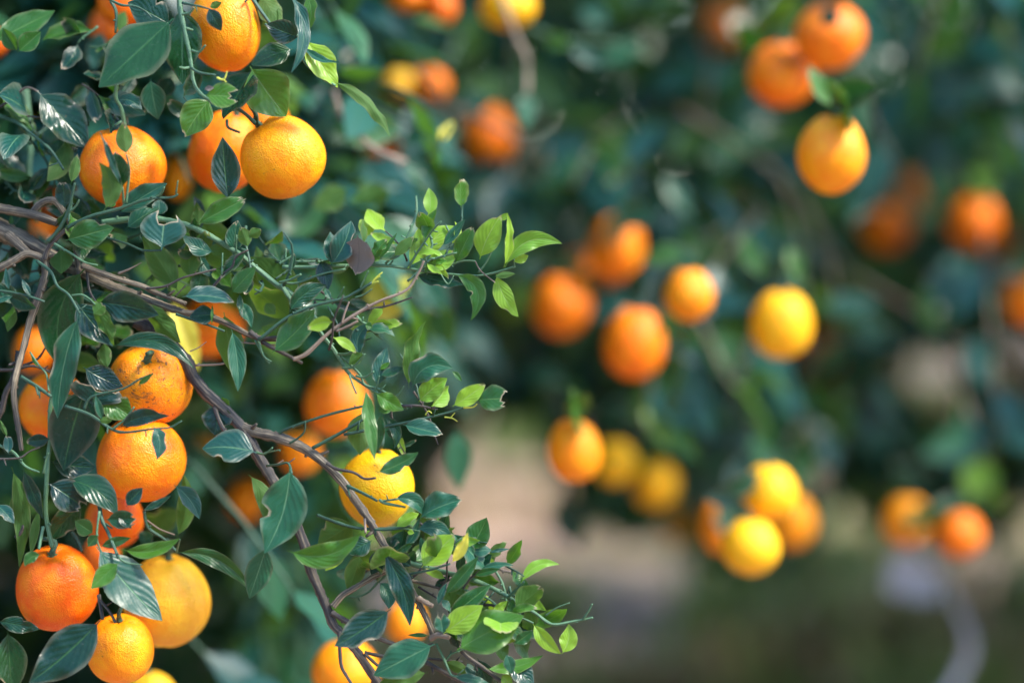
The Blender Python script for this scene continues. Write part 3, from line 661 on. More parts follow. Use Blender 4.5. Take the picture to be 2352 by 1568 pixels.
# ------------------------------------------------------------------ near tree: branches and twigs drawn from the photograph
# (crop, points, width0, width1 in crop px, material, depth offset cm start, end)
BR = [
 ('2', [(-300, 300), (-60, 405), (150, 500), (350, 605), (560, 730), (640, 765)], 205, 88, 'bark', 7, 4),
 ('2', [(460, 670), (560, 730), (760, 815), (900, 880), (1100, 955), (1300, 1030), (1450, 1080), (1570, 1090), (1720, 1140), (1850, 1200), (2000, 1270), (2170, 1290)], 92, 34, 'bark', 5, 1),
 ('2', [(-260, 230), (0, 265), (250, 310), (450, 375)], 92, 62, 'bark', 5, 3),
 ('2', [(240, 320), (300, 240), (370, 200), (440, 210), (495, 280), (560, 400), (600, 600), (620, 790)], 60, 46, 'bark', 4, 3),
 ('2', [(-200, 800), (0, 730), (120, 665), (220, 615), (350, 660)], 82, 52, 'bark', 3, 1),
 ('2', [(60, 470), (140, 540), (220, 620)], 85, 70, 'bark', 4, 2.5),
 ('2', [(345, 650), (355, 780), (310, 930), (250, 1100), (190, 1330), (120, 1600), (110, 1750), (140, 1960), (170, 2160)], 66, 40, 'bark', 1, 0),
 ('2', [(150, 1380), (120, 1560), (50, 1700), (10, 1850), (-60, 2000)], 52, 44, 'dark', 2, 3),
 ('2', [(640, 710), (880, 800), (1100, 865), (1220, 920), (1460, 1010)], 52, 36, 'bark', 2, 2),
 ('F', [(312, 738), (345, 755), (380, 778), (425, 825), (441, 861), (471, 900), (518, 943), (556, 984), (582, 1028), (620, 1092), (655, 1150), (694, 1237), (718, 1319), (745, 1381), (765, 1432), (786, 1456), (830, 1510), (890, 1600)], 32, 19, 'dark', 5, 2),
 ('F', [(553, 980), (595, 995), (646, 1007), (710, 1036), (774, 1092), (813, 1143), (855, 1205), (882, 1251), (916, 1299), (937, 1340), (960, 1381), (981, 1422), (997, 1460)], 26, 13, 'bark', 4, 0),
 ('7', [(555, 715), (620, 640), (700, 590), (820, 520), (910, 480)], 50, 36, 'bark', 2, 3),
 ('7', [(545, 750), (680, 830), (900, 940), (1050, 985), (1240, 968)], 42, 22, 'dark', 2, 2),
 ('7', [(600, 880), (610, 1090), (650, 1180), (700, 1260)], 28, 20, 'dark', 2, 0),
 ('7', [(770, 1020), (920, 1050), (1190, 1062), (1430, 1085)], 26, 18, 'dark', 2, 2),
 ('7', [(1180, 1085), (1300, 1150), (1480, 1250)], 36, 28, 'dark', 1, 1),
 ('7', [(770, 1030), (860, 1110)], 24, 20, 'dark', 1, 1),
 ('7', [(1040, 415), (1250, 470), (1480, 530), (1650, 600), (1800, 690), (1920, 760), (2030, 832), (2180, 812), (2305, 788)], 42, 17, 'green', 3, 0),
 ('7', [(2240, 795), (2270, 750), (2300, 695)], 17, 13, 'green', 0, -1),
 ('7', [(1985, 775), (2060, 722), (2150, 688)], 13, 8, 'green', 0, -1),
 ('7', [(1060, 530), (1110, 545), (1270, 590), (1330, 600)], 26, 14, 'bark', 2, 2),
 ('7', [(1130, 580), (1280, 670)], 16, 12, 'dark', 2, 2),
 ('7', [(1250, 960), (1300, 1060), (1340, 1150), (1370, 1180), (1500, 1190), (1620, 1240)], 22, 14, 'green', 0, -2),
 ('7', [(1330, 880), (1370, 935), (1450, 1040), (1560, 1120), (1720, 1240)], 34, 26, 'dark', 0, 0),
 ('7', [(1440, 600), (1600, 660), (1700, 740), (1850, 800), (1905, 825)], 16, 13, 'green', 1, 0),
 ('7', [(450, 97), (560, 140), (700, 182), (850, 192), (1060, 180)], 22, 22, 'dgreen', 3, 1),
 ('7', [(980, 192), (1060, 195), (1140, 207)], 14, 10, 'green', 1, 0),
 ('7', [(1050, 500), (1200, 470), (1345, 428)], 20, 13, 'dgreen', -1, -5),
 ('7', [(1840, 545), (1780, 610), (1730, 655)], 16, 22, 'green', -1, 1),
 ('7', [(1130, 655), (1190, 690), (1230, 710)], 40, 30, 'dry', 0, -1),
 ('7', [(1215, 930), (1260, 905), (1340, 920)], 44, 30, 'dry', -1, -3),
 ('2', [(800, 372), (1000, 350), (1200, 342), (1400, 375), (1550, 430), (1750, 540), (1900, 640), (2156, 850), (2270, 920), (2410, 1070), (2520, 1160)], 50, 40, 'green', 3, 1),
 ('5', [(215, 760), (310, 900), (430, 1000), (500, 1110), (580, 1210), (680, 1370), (780, 1450), (900, 1520), (1010, 1570), (1100, 1630)], 36, 16, 'green', 1, 0),
 ('5', [(630, 1260), (760, 1380), (800, 1460), (900, 1490), (1010, 1560)], 18, 14, 'green', 0, 0),
 ('2', [(520, 415), (700, 330), (950, 260), (1150, 190), (1340, 177), (1395, 150)], 34, 20, 'dgreen', -1, -3),
 ('2', [(1380, 145), (1395, 45)], 16, 12, 'green', -3, -4),
 ('2', [(1225, 172), (1265, 150), (1288, 95)], 18, 14, 'green', -2.5, -4),
 ('2', [(375, 525), (450, 440), (520, 320), (560, 180), (588, 62)], 34, 20, 'dgreen', -1, -3),
 ('2', [(350, 660), (380, 570), (440, 500), (525, 425)], 46, 36, 'dark', 0, -1),
 ('2', [(530, 300), (590, 250), (620, 195)], 22, 14, 'green', -2, -3),
 ('2', [(425, 538), (550, 610), (660, 682), (765, 707)], 22, 14, 'green', -2, -3),
 ('2', [(290, 675), (400, 760), (450, 870), (540, 940), (625, 1085)], 30, 18, 'dgreen', 0, -3.5),
 ('2', [(560, 945), (640, 938), (700, 970), (745, 1015)], 18, 12, 'green', -2, -3),
 ('2', [(840, 492), (1000, 540), (1120, 590), (1265, 590)], 20, 18, 'dgreen', 1, -2),
 ('2', [(1150, 890), (1300, 870), (1450, 800), (1695, 738)], 22, 14, 'dark', 1, 0),
 ('2', [(1370, 955), (1455, 865)], 12, 10, 'dark', 1, 1),
 ('2', [(1660, 892), (1750, 780), (1820, 720), (1850, 640), (1945, 590)], 28, 16, 'dark', 1, -1),
 ('2', [(1850, 610), (1855, 470)], 15, 12, 'green', 0, -1),
 ('2', [(1740, 780), (1745, 610)], 18, 12, 'green', 0, 0),
 ('2', [(1380, 1090), (1500, 1130), (1700, 1200), (1760, 1225)], 24, 18, 'dgreen', 0, -1),
 ('2', [(2000, 1290), (2060, 1410), (2115, 1475)], 20, 13, 'green', 1, 0),
 ('2', [(1870, 1310), (2160, 1332)], 15, 12, 'dry', 2, 2),
 ('2', [(1490, 1382), (1560, 1350), (1620, 1305)], 12, 5, 'dry', 2, 2),
 ('2', [(1530, 1492), (1720, 1482), (1812, 1460)], 20, 15, 'dry', 3, 3),
 ('2', [(930, 772), (1020, 735), (1108, 688)], 24, 4, 'dry', 1, 0),
 ('2', [(-60, 900), (150, 930), (350, 992)], 26, 18, 'dgreen', -1, -2),
 ('2', [(680, 720), (700, 900), (760, 1010)], 26, 18, 'dark', 3, 2),
 ('1', [(205, 700), (225, 900), (240, 1150), (230, 1400), (290, 1600), (290, 1740)], 40, 36, 'green', 14, 12),
 ('1', [(-40, 900), (130, 960), (250, 1050), (400, 1180), (500, 1330)], 34, 20, 'dgreen', 8, 3),
 ('1', [(-40, 860), (60, 800), (200, 690), (300, 720)], 26, 18, 'dark', 7, 7),
 ('1', [(210, 910), (330, 915), (400, 830), (520, 740)], 18, 10, 'dark', 7, 7),
 ('1', [(1405, -60), (1410, 60), (1440, 220), (1480, 400), (1500, 530), (1520, 650), (1570, 730), (1690, 825)], 46, 22, 'green', -2, -4),
 ('1', [(1500, 530), (1560, 570), (1690, 590)], 26, 18, 'dgreen', -4, -5),
 ('1', [(1430, 25), (1560, 50), (1650, 75)], 24, 12, 'dgreen', -3, -5),
 ('1', [(1430, 115), (1490, 100), (1520, 60)], 24, 16, 'green', -4, -5),
 ('1', [(1500, 395), (1560, 410), (1610, 355)], 24, 14, 'green', -4, -5),
 ('1', [(1480, 530), (1440, 535), (1405, 525)], 22, 14, 'green', -4, -5),
 ('1', [(830, -20), (950, 40), (1060, 50), (1140, 90), (1190, 140)], 24, 12, 'dgreen', 1, 1),
 ('1', [(870, 10), (910, 100), (905, 260)], 30, 20, 'dgreen', 3, 3),
 ('1', [(920, 650), (905, 760), (950, 850), (975, 990)], 30, 38, 'green', 2, 4),
 ('1', [(990, 1590), (1000, 1480), (1015, 1330), (990, 1210)], 22, 14, 'green', -4, -6),
 ('1', [(970, 1590), (960, 1470)], 24, 16, 'green', -4, -5.5),
 ('1', [(1860, 850), (1930, 900), (2000, 970)], 30, 34, 'dgreen', 2, 4),
 ('1', [(1780, 940), (1790, 1000), (1880, 1040)], 26, 18, 'dgreen', 4, 3),
 ('1', [(1960, -40), (2040, 80), (2120, 190)], 34, 24, 'dgreen', 3, 2),
 ('8', [(100, 165), (200, 205), (330, 250), (350, 390), (450, 500), (575, 578)], 22, 16, 'green', 2, -1),
 ('8', [(560, 600), (610, 760), (700, 880), (850, 1010), (1050, 1090)], 40, 40, 'dry', 30, 30),
 ('8', [(1180, 1110), (1260, 980), (1350, 840)], 22, 22, 'green', 28, 24),
 ('8', [(1680, -40), (1790, 250), (1860, 400), (1862, 640)], 42, 30, 'dry', 50, 48),
 ('5', [(225, 642), (450, 642), (650, 630), (940, 632), (1100, 652), (1300, 682), (1560, 702), (1700, 682), (1850, 636)], 30, 15, 'green', 2, 0),
 ('5', [(225, 750), (330, 752), (500, 690), (665, 655)], 19, 16, 'green', 1, 0),
 ('5', [(205, 748), (280, 730), (355, 692)], 20, 17, 'green', 0, -2),
 ('5', [(205, 620), (250, 590), (310, 555)], 18, 14, 'green', 2, 2), ('5', [(248, 585), (250, 510)], 15, 11, 'green', 2, 2),
 ('5', [(60, 1152), (250, 1000), (430, 915), (650, 860), (730, 820), (850, 748)], 30, 18, 'dgreen', -1, -3),
 ('5', [(735, 852), (790, 835), (850, 795)], 13, 11, 'green', -3, -4), ('5', [(770, 785), (795, 730), (825, 668)], 15, 10, 'green', -3, -4), ('5', [(612, 858), (655, 778)], 13, 9, 'green', -2, -3),
 ('5', [(850, 755), (880, 715), (922, 678)], 16, 8, 'bud', -3, -3.5), ('5', [(850, 750), (895, 742)], 12, 8, 'bud', -3, -3.5), ('5', [(860, 735), (905, 706)], 10, 7, 'bud', -3, -3.8),
 ('5', [(300, 1285), (400, 1240), (550, 1100), (720, 980), (900, 880), (1090, 802), (1170, 690), (1212, 598)], 32, 15, 'dry', -2, -4),
 ('5', [(640, 1035), (660, 960), (692, 882)], 17, 11, 'dry', -3, -3), ('5', [(600, 1090), (690, 1050), (752, 1018)], 20, 16, 'dry', -3, -3.5),
 ('5', [(0, 1092), (120, 1182), (300, 1275), (365, 1310)], 38, 22, 'dark', 1, -1), ('5', [(60, 1142), (180, 1130), (285, 1136)], 26, 20, 'dark', 0, 0),
 ('5', [(60, 1150), (95, 1260), (150, 1300)], 18, 12, 'green', 0, 0),
 ('5', [(450, 1042), (495, 1052), (558, 1022)], 22, 17, 'green', 0, -2), ('5', [(615, 1248), (680, 1245), (732, 1218)], 20, 16, 'green', 0, -2),
 ('5', [(740, 1400), (800, 1408), (862, 1368)], 19, 14, 'green', 0, -2), ('5', [(692, 1392), (712, 1450), (742, 1522)], 16, 12, 'green', 0, -1), ('5', [(645, 1345), (720, 1335), (802, 1245)], 17, 11, 'green', 0, -2),
 ('5', [(870, 1500), (890, 1450), (900, 1400)], 14, 9, 'green', 0, -1), ('5', [(1000, 1560), (1050, 1510), (1072, 1470)], 14, 8, 'green', 0, -1),
 ('5', [(945, 618), (1000, 560), (1080, 480)], 18, 12, 'green', 1, 0), ('5', [(1590, 680), (1650, 600), (1730, 430)], 17, 10, 'green', 0, -1),
 ('5', [(1200, 650), (1350, 640), (1480, 600), (1570, 600)], 20, 12, 'green', 1, 0), ('5', [(1570, 600), (1610, 670), (1710, 750)], 9, 7, 'dry', -1, -1),
 ('5', [(1330, 690), (1380, 760), (1420, 700)], 12, 8, 'green', -1, -1),
 ('R', [(1385, 525), (1450, 480), (1800, 360), (2170, 268)], 28, 24, 'dgreen', 3, 0), ('R', [(1475, 612), (1600, 520), (1615, 410)], 24, 13, 'dgreen', 2, 1),
 ('R', [(1680, 655), (1960, 500), (2190, 365)], 36, 24, 'dgreen', 2, 1), ('R', [(1960, 530), (2100, 500), (2250, 480)], 24, 22, 'dgreen', 1.5, 1),
 ('6', [(590, 372), (900, 312), (1100, 270), (1340, 206), (1405, 162)], 22, 12, 'dgreen', 1, -1),
 ('6', [(1340, 205), (1400, 200), (1424, 180)], 12, 6, 'bud', -1, -1.5), ('6', [(1350, 195), (1400, 165), (1412, 138)], 11, 6, 'bud', -1, -1.5), ('6', [(1220, 262), (1270, 270), (1300, 290)], 11, 5, 'bud', -1, -1.5), ('6', [(1260, 265), (1285, 235)], 9, 5, 'bud', -1, -1.5),
 ('6', [(1100, 250), (1118, 225), (1140, 238)], 11, 5, 'bud', 0, -.5), ('1', [(1700, 610), (1755, 625), (1780, 560)], 20, 8, 'bud', -5, -5.5), ('1', [(1745, 620), (1775, 645)], 16, 6, 'bud', -5, -5.5),
 ('R', [(1810, 790), (1900, 840), (2050, 872), (2150, 928), (2245, 920)], 32, 20, 'dark', 1, -3), ('R', [(1990, 990), (2120, 1050), (2260, 1125)], 34, 24, 'dgreen', 1, -2),
 ('6', [(810, 780), (850, 802), (975, 827)], 20, 14, 'green', -2, -3), ('6', [(820, 790), (930, 775)], 14, 14, 'green', -2, -3),
 ('R', [(1270, 812), (1380, 800), (1462, 790), (1495, 885)], 24, 20, 'dgreen', 1, -3), ('R', [(1360, 800), (1420, 760)], 14, 8, 'dry', 0, 0), ('R', [(1460, 790), (1520, 745)], 16, 9, 'dry', 0, -1),
 ('R', [(800, 275), (850, 420), (930, 560)], 42, 34, 'dark', 4, 1), ('R', [(1175, 690), (1250, 705), (1322, 648)], 22, 16, 'green', -2, -4), ('R', [(1250, 695), (1390, 668)], 16, 11, 'green', -2, -4),
 ('6', [(780, 968), (900, 965), (1005, 945)], 20, 14, 'dgreen', 0, -1), ('6', [(720, 900), (725, 990)], 18, 14, 'dry', -1, -2),
 ('3', [(510, 635), (700, 700), (860, 805), (980, 840), (1200, 812), (1330, 802), (1425, 750)], 32, 13, 'dgreen', -3, -5), ('3', [(870, 822), (980, 738), (1052, 640)], 22, 14, 'green', -4, -5),
 ('3', [(660, 660), (720, 560), (960, 500), (1100, 420), (1200, 380)], 26, 14, 'dgreen', -3, -5), ('3', [(165, 405), (290, 480), (405, 562)], 32, 26, 'dgreen', -2, -3),
 ('3', [(470, 320), (480, 420), (400, 600), (390, 900), (372, 1100), (358, 1400), (372, 1570), (410, 1740)], 40, 38, 'green', 0, 1),
 ('3', [(-40, 930), (100, 990), (200, 1105), (310, 1150)], 30, 18, 'green', 0, -1), ('3', [(-20, 1048), (150, 1040), (230, 990), (310, 958)], 20, 12, 'dark', -1, -1),
 ('3', [(340, 1160), (360, 1050), (380, 1000)], 20, 12, 'green', -1, -2), ('3', [(180, 320), (300, 260), (370, 150)], 24, 14, 'dark', 4, 4), ('3', [(-40, 350), (100, 350), (260, 320), (400, 370)], 30, 18, 'dark', 4, 3),
 ('3', [(235, 210), (310, 320), (365, 390), (382, 520)], 14, 16, 'green', -2, -3),
 ('4', [(780, 180), (800, 290), (850, 390), (930, 590)], 36, 24, 'dgreen', -2, -5), ('4', [(780, 220), (758, 420), (800, 540), (855, 555)], 24, 10, 'green', -3, -4), ('4', [(830, 320), (880, 355)], 20, 12, 'dgreen', -3, -4),
 ('4', [(930, 585), (990, 625), (1115, 640)], 18, 8, 'green', -5, -5), ('4', [(775, 880), (805, 1065)], 34, 28, 'dark', 0, -3), ('4', [(790, 925), (860, 1010), (905, 1090)], 28, 22, 'dark', -1, -4),
 ('4', [(1130, 220), (1160, 350), (1290, 440), (1385, 540)], 28, 22, 'dgreen', 4, 6), ('4', [(1150, 290), (1250, 360), (1370, 405)], 14, 10, 'dry', 5, 5), ('4', [(560, 380), (610, 460), (640, 540)], 40, 30, 'dgreen', 7, 7),
 ('4', [(340, 340), (318, 440), (305, 520)], 30, 24, 'green', -1, -2), ('4', [(125, 430), (170, 370), (185, 300)], 40, 22, 'dark', 1, 1), ('4', [(1385, 540), (1400, 480), (1410, 440)], 18, 12, 'green', 3, 0),
]
LV2 = [  # blurred leaves that read singly; the cream ones are painted light spots
 ('F', 1655, 915, 1650, 1070, 62, 'b', 100, {}), ('F', 1690, 930, 1775, 1075, 105, 'b', 96, {}), ('F', 1572, 505, 1602, 645, 46, 'm', 62, {}), ('F', 1810, 560, 1838, 660, 44, 'm', 60, {}), ('F', 1520, 400, 1585, 500, 44, 'b', 70, {}),
 ('F', 1290, 1130, 1330, 1260, 78, 'd', 95, {}), ('F', 1480, 90, 1380, 150, 60, 'b', 66, {}), ('F', 1960, 170, 1985, 330, 36, 'b', 62, {}), ('F', 1920, 20, 1890, 60, 40, 'd', 42, {}), ('F', 2140, 250, 2215, 215, 70, 'b', 80, {}), ('F', 2260, 150, 2350, 230, 50, 'b', 80, {}), ('F', 2130, 330, 2160, 480, 60, 'b', 90, {}),
 ('F', 2005, 860, 2060, 960, 40, 'b', 90, {}), ('F', 1960, 720, 2010, 790, 70, 'b', 90, {}), ('F', 1640, 1150, 1620, 1230, 40, 'b', 70, {}), ('F', 1500, 470, 1440, 520, 60, 'b', 55, {}), ('F', 1225, 560, 1210, 480, 80, 'b', 80, {}), ('F', 1700, 640, 1660, 740, 60, 'm', 90, {}), ('F', 1400, 60, 1330, 20, 70, 'b', 70, {}),
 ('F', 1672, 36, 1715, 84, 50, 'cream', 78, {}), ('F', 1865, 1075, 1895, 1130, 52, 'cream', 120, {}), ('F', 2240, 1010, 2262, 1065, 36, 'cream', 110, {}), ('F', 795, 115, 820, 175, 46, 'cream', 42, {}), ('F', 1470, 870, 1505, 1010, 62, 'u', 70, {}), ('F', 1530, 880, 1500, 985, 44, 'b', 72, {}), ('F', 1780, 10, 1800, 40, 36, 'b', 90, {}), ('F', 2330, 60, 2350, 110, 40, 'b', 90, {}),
]
BR2 = [('F', [(1560, 250), (1680, 320), (1770, 385), (1850, 470), (1930, 600), (2080, 700), (2230, 800)], 10, 6, 'dry', 88, 100), ('F', [(1790, 400), (1840, 560), (1850, 680), (1860, 800)], 9, 6, 'bark', 80, 80), ('F', [(1845, 460), (1910, 620), (1925, 800)], 8, 6, 'bark', 84, 84),
 ('F', [(1980, 180), (2000, 260), (2060, 380), (2090, 440)], 8, 5, 'bark', 66, 80), ('F', [(1250, 330), (1235, 430), (1240, 520), (1300, 600)], 15, 9, 'bark', 90, 84), ('8', [(1200, 680), (1500, 770), (1750, 900), (1900, 1060)], 52, 30, 'bark', 62, 70), ('F', [(1210, 60), (1300, 90), (1420, 100), (1500, 140)], 8, 5, 'green', 60, 64)]
rb = random.Random(77)
def squeeze(d): return d * .62 if abs(d) < 8 else d
def bpoly(c, pts, w0, w1, mt, d0, d1):
    s = CROP[c][0]; n = len(pts); acc = [0]
    for i in range(1, n): acc.append(acc[-1] + math.dist(pts[i], pts[i - 1]))
    out, rad = [], []
    for i, (x, y) in enumerate(pts):
        f = acc[i] / acc[-1]; D = FOCUS + squeeze(d0 + (d1 - d0) * f) / 100
        X, Y = cx(c, x, y); out.append(P(X, Y, D)); rad.append((w0 + (w1 - w0) * f) * s * MPP * D * .5)
    return out, rad
for ib, (c, pts, w0, w1, mt, d0, d1) in enumerate(BR + BR2):
    own, ob = (near, b1) if ib < len(BR) else (t2, b2)
    out, rad = bpoly(c, pts, w0, w1, mt, d0, d1)
    px = max(w0, w1) * CROP[c][0]; T_ = Tubes(); thick = px > 13
    T_.tube(out, rad, 12 if thick else 7, 8 if thick else 5, rb, .10 if thick else .08)
    # knobs, leaf scars and short stubs along the stem
    if mt != 'bud':
        for i in range(len(out) - 1):
            seg = out[i + 1] - out[i]; k = int(seg.length / .016)
            for _ in range(k):
                if rb.random() > .62: continue
                s = rb.random(); p = out[i] + seg * s; r_ = rad[i] * (1 - s) + rad[i + 1] * s
                d = (seg.normalized().cross(-FW) * rb.choice((-1, 1)) + Vector((rb.gauss(0, .35), rb.gauss(-.3, .4), rb.gauss(0, .35))) + seg.normalized() * .45).normalized()
                l_ = r_ + (rb.uniform(.0008, .0022) if rb.random() < .72 else rb.uniform(.004, .010)); q = min(.0016, r_ * .55)
                T_.tube([p + d * r_ * .5, p + d * l_, ], [q * 1.4, q * .75], 5, 1)
    T_.build('branch' if px > 11 else 'twig', M[mt], own, ob)

